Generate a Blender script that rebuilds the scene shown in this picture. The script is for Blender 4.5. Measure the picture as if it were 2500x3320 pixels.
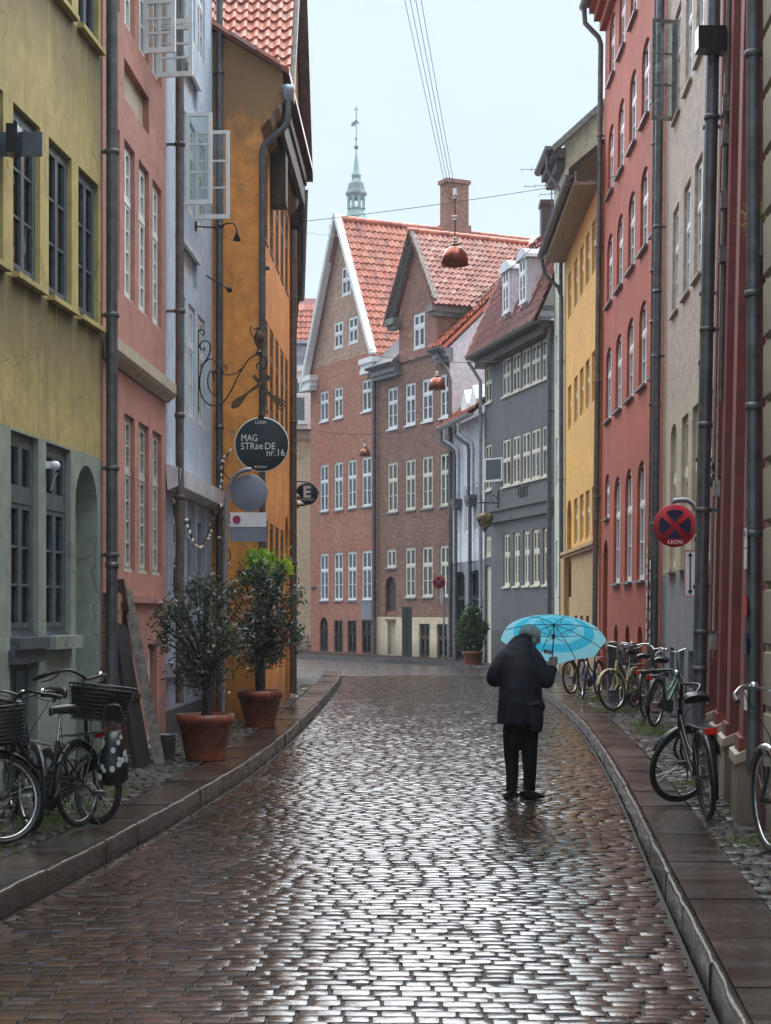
import bpy, math, random
from mathutils import Vector, Matrix
random.seed(11)
sc = bpy.context.scene
for o in list(bpy.data.objects): bpy.data.objects.remove(o)
PI = math.pi; R = math.radians
COL = sc.collection

# ------------------------------------------------------------------ camera, sky, sun, exposure
cd = bpy.data.cameras.new('camera'); cam = bpy.data.objects.new('camera', cd); COL.objects.link(cam)
cam.location = (0, 0, 1.65); cam.rotation_euler = (PI/2, 0, 0)
cd.sensor_fit = 'VERTICAL'; cd.sensor_height = 36; cd.lens = 59.64; cd.shift_y = 322/3320
cd.clip_start = .05; cd.clip_end = 3000
sc.camera = cam
SUN_EL, SUN_AZ = R(66), R(18)          # brightest part of the rain cloud: high, ahead and to the left
w = bpy.data.worlds.new('World'); sc.world = w; w.use_nodes = True
nt = w.node_tree; bg = nt.nodes['Background']
sky = nt.nodes.new('ShaderNodeTexSky'); sky.sky_type = 'NISHITA'; sky.sun_disc = False
sky.sun_elevation = SUN_EL; sky.sun_rotation = SUN_AZ; sky.air_density = 1; sky.dust_density = 3
mul = nt.nodes.new('ShaderNodeVectorMath'); mul.operation = 'SCALE'; mul.inputs[3].default_value = .05
nt.links.new(sky.outputs[0], mul.inputs[0])
mx = nt.nodes.new('ShaderNodeMix'); mx.data_type = 'RGBA'; mx.inputs[0].default_value = .88
mx.inputs[7].default_value = (.104, .124, .147, 1)       # even rain cloud
nt.links.new(mul.outputs[0], mx.inputs[6])
tcw = nt.nodes.new('ShaderNodeTexCoord'); cn = nt.nodes.new('ShaderNodeTexNoise'); cn.inputs['Scale'].default_value = 2.2; cn.inputs['Detail'].default_value = 5; cn.inputs['Roughness'].default_value = .55
nt.links.new(tcw.outputs['Generated'], cn.inputs[0]); cr_ = nt.nodes.new('ShaderNodeMapRange'); cr_.inputs[1].default_value = .3; cr_.inputs[2].default_value = .7; cr_.inputs[3].default_value = .90; cr_.inputs[4].default_value = 1.09
nt.links.new(cn.outputs[0], cr_.inputs[0]); cs = nt.nodes.new('ShaderNodeVectorMath'); cs.operation = 'SCALE'; nt.links.new(mx.outputs[2], cs.inputs[0]); nt.links.new(cr_.outputs[0], cs.inputs[3]); nt.links.new(cs.outputs[0], bg.inputs[0])
bg.inputs[1].default_value = 1.0
sd = bpy.data.lights.new('sun', 'SUN'); sd.energy = 1.5; sd.angle = R(110); sd.color = (.95, .98, 1)
sun = bpy.data.objects.new('sun', sd); COL.objects.link(sun)
sun.rotation_euler = (PI/2 - SUN_EL, 0, PI - SUN_AZ)
sun.rotation_euler = Vector((math.sin(SUN_AZ)*math.cos(SUN_EL), math.cos(SUN_AZ)*math.cos(SUN_EL), math.sin(SUN_EL))).to_track_quat('Z', 'Y').to_euler()
sc.view_settings.view_transform = 'Standard'; sc.view_settings.look = 'None'
sc.view_settings.exposure = 2.72; sc.view_settings.gamma = 1

# ------------------------------------------------------------------ helpers
def tag(o, label=None, cat=None, group=None, kind=None):
    if label: o['label'] = label
    if cat: o['category'] = cat
    if group: o['group'] = group
    if kind: o['kind'] = kind
    return o
def empty(name, loc=(0,0,0), rz=0, label=None, cat=None, group=None, rx=0):
    o = bpy.data.objects.new(name, None); COL.objects.link(o); o.empty_display_size = .2
    o.location = loc; o.rotation_euler = (rx, 0, rz)
    return tag(o, label, cat, group)
def link(name, me, parent=None, loc=(0,0,0), rot=(0,0,0), scale=(1,1,1)):
    o = bpy.data.objects.new(name, me); COL.objects.link(o)
    o.location = loc; o.rotation_euler = rot; o.scale = scale
    if parent: o.parent = parent
    return o
class MB:
    def __init__(s): s.v = []; s.f = []; s.m = []; s.sm = []
    def add(s, vs, fs, m=0, smooth=False):
        b = len(s.v); s.v += [tuple(v) for v in vs]
        for f in fs: s.f.append([b+i for i in f]); s.m.append(m); s.sm.append(smooth)
        return s
    def box(s, x0, y0, z0, x1, y1, z1, m=0):
        return s.add([(x0,y0,z0),(x1,y0,z0),(x1,y1,z0),(x0,y1,z0),(x0,y0,z1),(x1,y0,z1),(x1,y1,z1),(x0,y1,z1)],
            [(0,3,2,1),(4,5,6,7),(0,1,5,4),(1,2,6,5),(2,3,7,6),(3,0,4,7)], m)
    def bar(s, a, b, w, d=None, up=(0,0,1), m=0):
        a = Vector(a); b = Vector(b); t = (b-a).normalized(); u = Vector(up)
        if abs(t.dot(u)) > .98: u = Vector((1,0,0))
        n = t.cross(u).normalized(); k = n.cross(t); d = d or w
        vs = []
        for p in (a, b):
            for i, j in ((-1,-1),(1,-1),(1,1),(-1,1)): vs.append(p + n*i*w/2 + k*j*d/2)
        return s.add(vs, [(0,1,2,3),(7,6,5,4),(0,4,5,1),(1,5,6,2),(2,6,7,3),(3,7,4,0)], m)
    def quad(s, a, b, c, d, m=0): return s.add([a,b,c,d], [(0,1,2,3)], m)
    def poly(s, pts, m=0): return s.add(pts, [tuple(range(len(pts)))], m)
    def tube(s, path, r, n=8, m=0, closed=False, cap=True, flat=None):
        P = [Vector(p) for p in path]; N = len(P); rr = r if isinstance(r, (list, tuple)) else [r]*N
        vs = []; prev = None
        for i, p in enumerate(P):
            if closed: t = P[(i+1) % N] - P[i-1]
            else: t = P[min(i+1, N-1)] - P[max(i-1, 0)]
            t.normalize()
            if prev is None:
                prev = Vector((0,0,1)) if abs(t.z) < .9 else Vector((1,0,0))
            a = (prev - t*prev.dot(t))
            if a.length < 1e-6: a = t.orthogonal()
            a.normalize(); prev = a; b = t.cross(a)
            for k in range(n):
                an = 2*PI*k/n; vs.append(p + (a*math.cos(an)*(flat or 1) + b*math.sin(an))*rr[i])
        fs = []
        for i in range(N if closed else N-1):
            j = (i+1) % N
            for k in range(n):
                q = (k+1) % n; fs.append((i*n+k, i*n+q, j*n+q, j*n+k))
        s.add(vs, fs, m, True)
        if cap and not closed:
            s.add(vs[:n], [tuple(range(n))[::-1]], m); s.add(vs[-n:], [tuple(range(n))], m)
        return s
    def lathe(s, prof, c=(0,0,0), n=24, m=0, M=None, cap=False):
        vs = []; c = Vector(c)
        for r, z in prof:
            for k in range(n):
                an = 2*PI*k/n; p = Vector((r*math.cos(an), r*math.sin(an), z))
                if M: p = M @ p
                vs.append(c+p)
        fs = []
        for i in range(len(prof)-1):
            for k in range(n):
                q = (k+1) % n; fs.append((i*n+k, i*n+q, (i+1)*n+q, (i+1)*n+k))
        s.add(vs, fs, m, True)
        if cap: s.add(vs[:n], [tuple(range(n))[::-1]], m); s.add(vs[-n:], [tuple(range(n))], m)
        return s
    def prism(s, pts, y0, y1, m=0):          # outline in (x, z), extruded along y
        n = len(pts); vs = [(x,y0,z) for x,z in pts]+[(x,y1,z) for x,z in pts]
        s.add(vs, [tuple(range(n)), tuple(range(2*n-1, n-1, -1))]+[(i, (i+1)%n+0 if 0 else i+n, (i+1)%n+n, (i+1)%n) for i in range(n)], m)
        return s
    def xf(s, M): s.v = [tuple(M @ Vector(v)) for v in s.v]; return s
    def mesh(s, name, mats):
        me = bpy.data.meshes.new(name); me.from_pydata(s.v, [], s.f)
        for m in (mats if isinstance(mats, (list, tuple)) else [mats]): me.materials.append(m)
        me.polygons.foreach_set('material_index', s.m); me.polygons.foreach_set('use_smooth', s.sm); me.update()
        return me
    def build(s, name, mats, parent=None, loc=(0,0,0), rot=(0,0,0)):
        return link(name, s.mesh(name, mats), parent, loc, rot)
def arc(cx, cz, r, a0, a1, n=10, y=0):
    return [(cx+r*math.cos(R(a0+(a1-a0)*i/n)), y, cz+r*math.sin(R(a0+(a1-a0)*i/n))) for i in range(n+1)]
def smoothpath(P, k=4):
    P = [Vector(p) for p in P]; out = []
    for i in range(len(P)-1):
        p0 = P[max(i-1,0)]; p1 = P[i]; p2 = P[i+1]; p3 = P[min(i+2,len(P)-1)]
        for j in range(k):
            t = j/k
            out.append(.5*((2*p1)+(p2-p0)*t+(2*p0-5*p1+4*p2-p3)*t*t+(3*p1-p0-3*p2+p3)*t*t*t))
    return out+[P[-1]]

# ------------------------------------------------------------------ materials
M = {}
def nodes(name):
    m = bpy.data.materials.new(name); m.use_nodes = True; M[name] = m
    t = m.node_tree; return m, t, t.nodes['Principled BSDF'], t.nodes.new, t.links.new
def noise(t, new, ln, vec, scale, detail=4, rough=.6, sx=(1,1,1)):
    mp = new('ShaderNodeMapping'); mp.inputs['Scale'].default_value = sx; ln(vec, mp.inputs[0])
    n = new('ShaderNodeTexNoise'); n.inputs['Scale'].default_value = scale; n.inputs['Detail'].default_value = detail
    n.inputs['Roughness'].default_value = rough; ln(mp.outputs[0], n.inputs[0]); return n.outputs[0]
def ramp(new, ln, fac, stops):
    r = new('ShaderNodeValToRGB'); e = r.color_ramp.elements
    while len(e) < len(stops): e.new(.5)
    for i, (p, c) in enumerate(stops): e[i].position = p; e[i].color = (c[0], c[1], c[2], 1) if len(c) == 3 else c
    ln(fac, r.inputs[0]); return r.outputs[0]
def mixc(new, ln, fac, a, b, mode='MIX'):
    x = new('ShaderNodeMix'); x.data_type = 'RGBA'; x.blend_type = mode
    for sock, val in ((x.inputs[0], fac), (x.inputs[6], a), (x.inputs[7], b)):
        if hasattr(val, 'is_linked'): ln(val, sock)
        elif isinstance(val, (int, float)): sock.default_value = val
        else: sock.default_value = (*val, 1)
    return x.outputs[2]
def bump(new, ln, h, bs, strength=.3, dist=.02):
    b = new('ShaderNodeBump'); b.inputs['Strength'].default_value = strength; b.inputs['Distance'].default_value = dist
    ln(h, b.inputs['Height']); ln(b.outputs[0], bs.inputs['Normal'])
def plain(name, col, rough=.6, metal=0, var=.15, scale=12, bmp=.15, dist=.004, spec=.5):
    m, t, bs, new, ln = nodes(name)
    tc = new('ShaderNodeTexCoord').outputs['Object']
    n = noise(t, new, ln, tc, scale, 5)
    d = tuple(max(0, c*(1-var*2)) for c in col); l = tuple(min(1, c*(1+var)) for c in col)
    ln(ramp(new, ln, n, [(.3, d), (.7, l)]), bs.inputs['Base Color'])
    bs.inputs['Roughness'].default_value = rough; bs.inputs['Metallic'].default_value = metal
    bs.inputs['Specular IOR Level'].default_value = spec
    if bmp: bump(new, ln, n, bs, bmp, dist)
    return m
def stucco(name, col, stain, rough=.75, fine=.35, amt=.55, dist=.006, streak=.6, coarse=None, patch=None, drips=None, top=None):
    m, t, bs, new, ln = nodes(name)
    tc = new('ShaderNodeTexCoord').outputs['Object']
    big = noise(t, new, ln, tc, .9, 6, .65); st = noise(t, new, ln, tc, 1.0, 5, .7, (5.5, 5.5, .35))
    med = noise(t, new, ln, tc, 6, 6, .6); fin = noise(t, new, ln, tc, 55, 4, .6)
    l = tuple(min(1, c*1.18) for c in col); d = tuple(c*.78 for c in col)
    c1 = ramp(new, ln, med, [(.3, d), (.72, l)])
    f1 = ramp(new, ln, big, [(.42, (0,0,0)), (.75, (amt,)*3)])
    c2 = mixc(new, ln, f1, c1, stain)
    f2 = ramp(new, ln, st, [(.5, (0,0,0)), (.78, (streak,)*3)])
    c3 = mixc(new, ln, f2, c2, tuple(c*.8 for c in stain))
    if patch:
        pn = noise(t, new, ln, tc, patch[1], 8, .75); pf = ramp(new, ln, pn, [(patch[2], (0,0,0)), (patch[2]+.02, (1,1,1))])
        c3 = mixc(new, ln, pf, c3, patch[0])
    rp = noise(t, new, ln, tc, .75, 3, .4); rf = ramp(new, ln, rp, [(.60,(0,0,0)),(.615,(.55,)*3)]); c3 = mixc(new, ln, rf, c3, tuple(min(1,c*1.16) for c in col))   # repaired patches
    spz = new('ShaderNodeSeparateXYZ'); ln(tc, spz.inputs[0]); dmr = new('ShaderNodeMapRange'); dmr.inputs[1].default_value = .9; dmr.inputs[2].default_value = .05; ln(spz.outputs[2], dmr.inputs[0])
    dad = new('ShaderNodeMath'); dad.operation = 'MULTIPLY'; ln(dmr.outputs[0], dad.inputs[0]); ln(med, dad.inputs[1]); c3 = mixc(new, ln, ramp(new, ln, dad.outputs[0], [(.1,(0,0,0)),(.5,(.75,)*3)]), c3, tuple(c*.5 for c in stain))   # splash dirt
    if drips or top:
        sp = new('ShaderNodeSeparateXYZ'); ln(tc, sp.inputs[0])
    for zt, ln_ in (drips or ()):                  # run-off stains below the sills
        mr = new('ShaderNodeMapRange'); mr.inputs[1].default_value = zt-ln_; mr.inputs[2].default_value = zt; ln(sp.outputs[2], mr.inputs[0])
        cut = new('ShaderNodeMath'); cut.operation = 'LESS_THAN'; cut.inputs[1].default_value = zt; ln(sp.outputs[2], cut.inputs[0])
        dn = noise(t, new, ln, tc, 1.0, 5, .75, (4.2, 4.2, .5)); df = ramp(new, ln, dn, [(.28, (.25,)*3), (.48, (1,1,1))])
        ml = new('ShaderNodeMath'); ml.operation = 'MULTIPLY'; ln(mr.outputs[0], ml.inputs[0]); ln(cut.outputs[0], ml.inputs[1])
        m2 = new('ShaderNodeMath'); m2.operation = 'MULTIPLY'; ln(ml.outputs[0], m2.inputs[0]); ln(df, m2.inputs[1])
        c3 = mixc(new, ln, m2.outputs[0], c3, tuple(c*.45 for c in stain))
    if top:                                        # damp dirt high on the wall
        mr = new('ShaderNodeMapRange'); mr.inputs[1].default_value = top[0]; mr.inputs[2].default_value = top[1]; ln(sp.outputs[2], mr.inputs[0])
        tn = noise(t, new, ln, tc, 2.6, 7, .75); ad = new('ShaderNodeMath'); ad.operation = 'ADD'; ln(mr.outputs[0], ad.inputs[0]); ln(tn, ad.inputs[1])
        c3 = mixc(new, ln, ramp(new, ln, ad.outputs[0], [(.62,(0,0,0)),(1.0,(.85,)*3)]), c3, top[2])
    wv = new('ShaderNodeVectorMath'); wv.operation = 'ADD'; sc_ = new('ShaderNodeVectorMath'); sc_.operation = 'SCALE'; sc_.inputs[3].default_value = .35      # hairline cracks
    nn = new('ShaderNodeTexNoise'); nn.inputs['Scale'].default_value = 3; ln(tc, nn.inputs[0]); ln(nn.outputs[1], sc_.inputs[0]); ln(tc, wv.inputs[0]); ln(sc_.outputs[0], wv.inputs[1])
    vo = new('ShaderNodeTexVoronoi'); vo.feature = 'DISTANCE_TO_EDGE'; vo.inputs['Scale'].default_value = .9; ln(wv.outputs[0], vo.inputs[0])
    ck = ramp(new, ln, vo.outputs[0], [(.0,(1,1,1)),(.012,(0,0,0))]); cm = new('ShaderNodeMath'); cm.operation = 'MULTIPLY'; ln(ck, cm.inputs[0]); ln(ramp(new, ln, big, [(.48,(0,0,0)),(.6,(.7,)*3)]), cm.inputs[1]); c3 = mixc(new, ln, cm.outputs[0], c3, tuple(c*.4 for c in stain))
    ln(c3, bs.inputs['Base Color']); bs.inputs['Roughness'].default_value = rough
    hh = mixc(new, ln, .5, med, fin)
    if coarse:
        hh = mixc(new, ln, .6, hh, noise(t, new, ln, tc, coarse, 3, .5, (1, 1, .6)))
    bump(new, ln, hh, bs, fine, dist)
    return m
def brickmat(name, cols, mortar, dark, bw=.235, bh=.072, paint=None):
    m, t, bs, new, ln = nodes(name)
    tc = new('ShaderNodeTexCoord').outputs['Object']
    sp = new('ShaderNodeSeparateXYZ'); ln(tc, sp.inputs[0])
    ad = new('ShaderNodeMath'); ad.operation = 'ADD'; ln(sp.outputs[0], ad.inputs[0]); ln(sp.outputs[1], ad.inputs[1])
    cb = new('ShaderNodeCombineXYZ'); ln(ad.outputs[0], cb.inputs[0]); ln(sp.outputs[2], cb.inputs[1])
    b = new('ShaderNodeTexBrick'); ln(cb.outputs[0], b.inputs[0]); b.inputs['Scale'].default_value = 1
    b.inputs['Brick Width'].default_value = bw; b.inputs['Row Height'].default_value = bh; b.inputs['Mortar Size'].default_value = .009
    b.inputs['Color1'].default_value = (*cols[0], 1); b.inputs['Color2'].default_value = (*cols[1], 1); b.inputs['Mortar'].default_value = (*mortar, 1)
    big = noise(t, new, ln, tc, .7, 7, .7); f = ramp(new, ln, big, [(.4, (0,0,0)), (.7, (.7,.7,.7))])
    c = mixc(new, ln, f, b.outputs[0], dark)
    med = noise(t, new, ln, tc, 3.2, 6, .7); c = mixc(new, ln, ramp(new, ln, med, [(.3, (.55,)*3), (.65, (0,)*3)]), c, tuple(x*.75 for x in dark))
    if paint:
        pn = noise(t, new, ln, tc, .55, 6, .6); pf = ramp(new, ln, pn, [(.42, (.85,)*3), (.6, (.15,)*3)])
        c = mixc(new, ln, pf, c, paint)
    mo = noise(t, new, ln, tc, 4.5, 9, .85, (1,1,2.4)); c = mixc(new, ln, .8, c, mixc(new, ln, 1.0, c, ramp(new, ln, mo, [(.36,(.38,)*3),(.5,(1,)*3),(.64,(1.8,)*3)]), 'MULTIPLY'))
    ln(c, bs.inputs['Base Color']); bs.inputs['Roughness'].default_value = .72
    bump(new, ln, mixc(new, ln, .35, b.outputs[1], med), bs, -.5, .012)
    return m
def rnd_island(new, ln):
    g = new('ShaderNodeNewGeometry'); oi = new('ShaderNodeObjectInfo')
    a = new('ShaderNodeMath'); a.operation = 'ADD'; ln(g.outputs['Random Per Island'], a.inputs[0]); ln(oi.outputs['Random'], a.inputs[1])
    f = new('ShaderNodeMath'); f.operation = 'FRACT'; ln(a.outputs[0], f.inputs[0]); return f.outputs[0]
def pieces(name, stops, rough=.3, ior=1.5, nscale=30, bmp=.25, dist=.004, rvar=.12, blend=.35):
    m, t, bs, new, ln = nodes(name)
    geo = new('ShaderNodeNewGeometry').outputs['Position']
    r = rnd_island(new, ln)
    c = ramp(new, ln, r, stops)
    n = noise(t, new, ln, geo, nscale, 5, .65); big = noise(t, new, ln, geo, 1.1, 5, .6)
    c = mixc(new, ln, blend, c, mixc(new, ln, 1.0, c, ramp(new, ln, n, [(.25, (.35,)*3), (.75, (1.5,)*3)]), 'MULTIPLY'))
    c = mixc(new, ln, .45, c, mixc(new, ln, 1.0, c, ramp(new, ln, big, [(.3, (.5,)*3), (.7, (1.35,)*3)]), 'MULTIPLY'))
    ln(c, bs.inputs['Base Color']); bs.inputs['IOR'].default_value = ior
    rr = ramp(new, ln, mixc(new, ln, .5, n, big), [(.3, (max(.02, rough-rvar),)*3), (.7, (rough+rvar,)*3)]); ln(rr, bs.inputs['Roughness'])
    bump(new, ln, n, bs, bmp, dist)
    return m
def glassmat(name, tint=(.88,.92,.91), ior=1.85):
    m, t, bs, new, ln = nodes(name); t.nodes.remove(bs)
    out = t.nodes['Material Output']; tr = new('ShaderNodeBsdfTransparent'); tr.inputs[0].default_value = (*tint, 1)
    gl = new('ShaderNodeBsdfGlossy'); gl.inputs['Roughness'].default_value = .03
    tc = new('ShaderNodeTexCoord').outputs['Object']; n = noise(t, new, ln, tc, 2.2, 2, .5)
    bp = new('ShaderNodeBump'); bp.inputs['Strength'].default_value = .12; bp.inputs['Distance'].default_value = .02; ln(n, bp.inputs['Height']); ln(bp.outputs[0], gl.inputs['Normal'])
    fr = new('ShaderNodeFresnel'); fr.inputs[0].default_value = ior
    ms = new('ShaderNodeMixShader'); ln(fr.outputs[0], ms.inputs[0]); ln(tr.outputs[0], ms.inputs[1]); ln(gl.outputs[0], ms.inputs[2]); ln(ms.outputs[0], out.inputs[0])
    return m
def leafmat(name, stops, trans=.35):
    m, t, bs, new, ln = nodes(name); r = rnd_island(new, ln); c = ramp(new, ln, r, stops); ln(c, bs.inputs['Base Color'])
    bs.inputs['Roughness'].default_value = .38
    out = t.nodes['Material Output']; tl = new('ShaderNodeBsdfTranslucent'); ln(c, tl.inputs[0])
    ms = new('ShaderNodeMixShader'); ms.inputs[0].default_value = trans; ln(bs.outputs[0], ms.inputs[1]); ln(tl.outputs[0], ms.inputs[2]); ln(ms.outputs[0], out.inputs[0])
    return m
stucco('yellow_render', (.46,.375,.14), (.24,.20,.09), fine=.55, dist=.012, amt=.6, streak=.7, drips=((4.36,1.0),(7.06,1.0)))
stucco('green_render', (.27,.31,.26), (.17,.20,.17), amt=.4, streak=.4)
stucco('pink_render', (.43,.20,.155), (.30,.14,.11), fine=.6, amt=.6, dist=.01, patch=((.55,.33,.27), 2.4, .66))
stucco('pink_brick', (.37,.17,.135), (.22,.10,.085), fine=.9, dist=.03, coarse=6)
stucco('blue_render', (.46,.55,.66), (.37,.44,.53), amt=.5, streak=.3, patch=((.5,.52,.55), 1.6, .70))
stucco('grey_blue_render', (.30,.33,.40), (.2,.22,.27), amt=.4)
stucco('orange_render', (.82,.335,.075), (.54,.205,.05), amt=.8, streak=.5, fine=.7, dist=.012, top=(7.6,10.2,(.17,.12,.06)), patch=((.46,.22,.07), 2.2, .60))
stucco('beige_render', (.56,.47,.32), (.42,.36,.26), amt=.3, streak=.2)
stucco('cream_render', (.62,.52,.36), (.45,.38,.28), amt=.3, streak=.5)
stucco('tan_render', (.42,.30,.21), (.34,.22,.16), amt=.5, streak=.3, coarse=9)
stucco('white_render', (.62,.63,.66), (.48,.49,.53), amt=.4, streak=.4)
stucco('slate_render', (.112,.113,.119), (.08,.08,.085), amt=.5, streak=.5)
stucco('dark_plinth', (.075,.07,.07), (.05,.04,.04), amt=.6)
stucco('mint_render', (.55,.58,.46), (.40,.42,.30), amt=.4)
stucco('cream_brick_render', (.55,.50,.33), (.35,.30,.2), amt=.5, coarse=10, fine=.8, dist=.02)
stucco('amber_render', (.72,.40,.085), (.55,.31,.08), amt=.4, streak=.45)
stucco('amber_base', (.46,.30,.13), (.33,.22,.11), amt=.4, streak=.4)
stucco('red_render', (.38,.070,.030), (.24,.052,.030), amt=.6, streak=.6, fine=.7, dist=.014, coarse=5, patch=((.31,.07,.048), 4.5, .57))
stucco('roughcast', (.46,.38,.31), (.33,.28,.24), amt=.5, streak=.35, fine=1.0, dist=.06, coarse=7, patch=((.33,.265,.21), 9, .53))  # darker patch colour paints in the shade of the relief's hollows
stucco('stone_beige', (.44,.38,.28), (.32,.28,.22), amt=.4, streak=.4)
stucco('grey_base', (.22,.235,.26), (.14,.15,.17), amt=.5, streak=.6)
stucco('oxblood', (.20,.045,.038), (.11,.03,.027), amt=.6, streak=.7, fine=.5, dist=.012)
stucco('sandstone', (.30,.24,.17), (.19,.15,.11), amt=.5, streak=.6)
brickmat('brick_red', ((.46,.19,.11), (.28,.10,.06)), (.52,.36,.27), (.19,.07,.045), paint=(.34,.125,.08))
brickmat('brick_tan', ((.46,.27,.17), (.36,.20,.13)), (.50,.40,.31), (.28,.17,.12))
brickmat('brick_brown', ((.30,.135,.085), (.18,.075,.048)), (.33,.23,.17), (.12,.058,.044))
brickmat('brick_orange', ((.40,.15,.085), (.27,.09,.055)), (.33,.24,.19), (.16,.07,.05))
brickmat('brick_quoin', ((.38,.13,.07), (.24,.08,.05)), (.3,.24,.2), (.15,.06,.045))
pieces('sett_wet', [(0,(.016,.010,.007)),(.35,(.040,.021,.013)),(.6,(.024,.017,.014)),(.85,(.058,.029,.017)),(1,(.058,.044,.036))], rough=.14, ior=1.85, nscale=35, bmp=.25, dist=.006)
pieces('cobble_wet', [(0,(.035,.031,.028)),(.5,(.075,.066,.058)),(1,(.14,.125,.11))], rough=.2, ior=1.7, nscale=40, bmp=.5, dist=.008)
pieces('slab_wet', [(0,(.030,.021,.016)),(.4,(.046,.032,.025)),(.75,(.058,.050,.045)),(1,(.072,.052,.042))], rough=.14, ior=1.6, nscale=18, bmp=.6, dist=.006, rvar=.18, blend=.7)
pieces('kerb_wet', [(0,(.030,.023,.018)),(1,(.06,.046,.036))], rough=.25, ior=1.6, nscale=30, bmp=.6, dist=.01)
plain('joint_mud', (.018,.013,.010), .6, scale=40, bmp=.5, dist=.01, spec=.25)
pieces('tile_orange', [(0,(.25,.06,.035)),(.3,(.43,.11,.055)),(.7,(.49,.135,.065)),(1,(.55,.21,.12))], rough=.42, ior=1.5, nscale=14, bmp=.1)
pieces('tile_pink', [(0,(.28,.09,.06)),(.4,(.41,.155,.11)),(.8,(.46,.20,.145)),(1,(.50,.29,.22))], rough=.42, ior=1.5, nscale=14, bmp=.1)
pieces('tile_salmon', [(0,(.56,.23,.16)),(.6,(.63,.28,.20)),(.9,(.6,.33,.26)),(1,(.45,.27,.24))], rough=.4, ior=1.5, nscale=10, bmp=.08)
pieces('tile_wine', [(0,(.24,.075,.06)),(.5,(.31,.105,.085)),(1,(.36,.15,.125))], rough=.38, ior=1.5, nscale=14, bmp=.1)
pieces('slate', [(0,(.10,.115,.135)),(.5,(.14,.155,.18)),(1,(.19,.20,.225))], rough=.3, ior=1.5, nscale=20, bmp=.1)
glassmat('glass')
plain('room_dark_sheet', (.022,.022,.024), .9, bmp=0)  # near-black tone carries the darkness of unlit rooms
plain('curtain', (.62,.60,.54), .9, var=.1, bmp=0)
plain('white_paint', (.72,.74,.73), .45, var=.06, scale=8, bmp=.1)
plain('aged_white', (.50,.49,.44), .6, var=.25, scale=16, bmp=.3)
plain('cream_paint', (.66,.63,.50), .5, var=.08, scale=8, bmp=.1)
plain('teal_frame', (.085,.112,.130), .45, var=.25, bmp=.15)
plain('pale_blue_paint', (.36,.40,.47), .5, var=.1, bmp=.15)
plain('dark_wood', (.055,.033,.024), .6, var=.3, scale=9, bmp=.4, dist=.01)
plain('brown_wood', (.17,.10,.06), .6, var=.3, scale=9, bmp=.4, dist=.01)
plain('grey_wood', (.20,.185,.16), .6, var=.35, scale=14, bmp=.5, dist=.01)
plain('soffit_wood', (.33,.25,.17), .7, var=.15, bmp=.2)
plain('zinc', (.13,.135,.14), .42, .55, var=.22, scale=7, bmp=.12)
plain('zinc_brown', (.15,.125,.115), .45, .4, var=.25, scale=7, bmp=.15)
plain('zinc_light', (.36,.39,.43), .4, .4, var=.15, scale=6, bmp=.1)
plain('lead', (.20,.21,.225), .45, .3, var=.2, bmp=.2)
plain('iron', (.022,.02,.02), .45, .4, var=.3, bmp=.2)
plain('black_metal', (.014,.014,.016), .3, .2, var=.3, bmp=.05)
plain('black_rubber', (.016,.016,.017), .5, var=.2, bmp=.1)
plain('black_plastic', (.02,.02,.023), .38, var=.2, bmp=.1)
plain('black_paint', (.006,.006,.006), .7, var=.3, bmp=.25)
plain('steel', (.55,.56,.57), .22, .95, var=.1, bmp=.05)
plain('dark_steel', (.12,.12,.125), .3, .8, var=.2, bmp=.05)
plain('galv', (.30,.32,.34), .45, .7, var=.15, bmp=.05)
plain('sign_grey', (.20,.235,.295), .5, var=.06, bmp=.03)
plain('sign_white', (.74,.75,.78), .4, var=.03, bmp=0)
plain('sign_dark', (.010,.020,.024), .35, var=.15, bmp=.03)
plain('letter', (.74,.73,.68), .5, var=.04, bmp=0)
plain('sign_red', (.42,.012,.020), .35, var=.08, bmp=.02)
plain('sign_blue', (.012,.016,.06), .4, var=.1, bmp=.02)
plain('sign_magenta', (.30,.03,.10), .5, var=.08, bmp=0)
plain('copper', (.27,.085,.05), .28, .75, var=.25, scale=5, bmp=.05)
plain('porcelain', (.78,.78,.74), .25, var=.04, bmp=0)
plain('bronze', (.13,.08,.045), .35, .7, var=.3, bmp=.15)
plain('gilded', (.20,.16,.075), .5, .3, var=.45, scale=9, bmp=.6, dist=.02)
plain('verdigris', (.22,.37,.32), .7, .1, var=.2, scale=1.2, bmp=.1)
plain('verdigris_dark', (.13,.18,.17), .7, .1, var=.2, scale=1.2, bmp=.1)
plain('terracotta', (.25,.062,.027), .42, var=.34, scale=9, bmp=.2, dist=.006)
plain('soil', (.03,.022,.016), .8, scale=40, bmp=.6, dist=.02)
plain('bark', (.045,.035,.027), .8, var=.4, scale=25, bmp=.8, dist=.02)
plain('tail_red', (.55,.01,.012), .25, var=.05, bmp=0)
plain('reflector_orange', (.65,.19,.015), .25, var=.05, bmp=0)
plain('reflector_yellow', (.55,.42,.03), .3, var=.05, bmp=0)
plain('bike_cream', (.50,.45,.24), .35, var=.1, bmp=.05)
plain('bike_blue', (.02,.06,.33), .3, .3, var=.2, bmp=.03)
plain('bike_teal', (.02,.05,.065), .28, .3, var=.2, bmp=.03)
plain('bike_green', (.05,.15,.10), .3, .2, var=.3, bmp=.03)
plain('cord_black', (.012,.012,.012), .5, bmp=0)
plain('bulb', (.75,.72,.62), .15, var=.02, bmp=0)
plain('coat', (.008,.009,.020), .75, var=.4, scale=9, bmp=.6, dist=.02, spec=.3)
plain('trousers', (.003,.003,.004), .85, var=.3, scale=12, bmp=.5, dist=.015, spec=.2)
plain('cap_wool', (.46,.47,.41), .85, var=.2, scale=60, bmp=.4)
plain('skin', (.40,.22,.16), .5, var=.1, bmp=.05)
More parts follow.
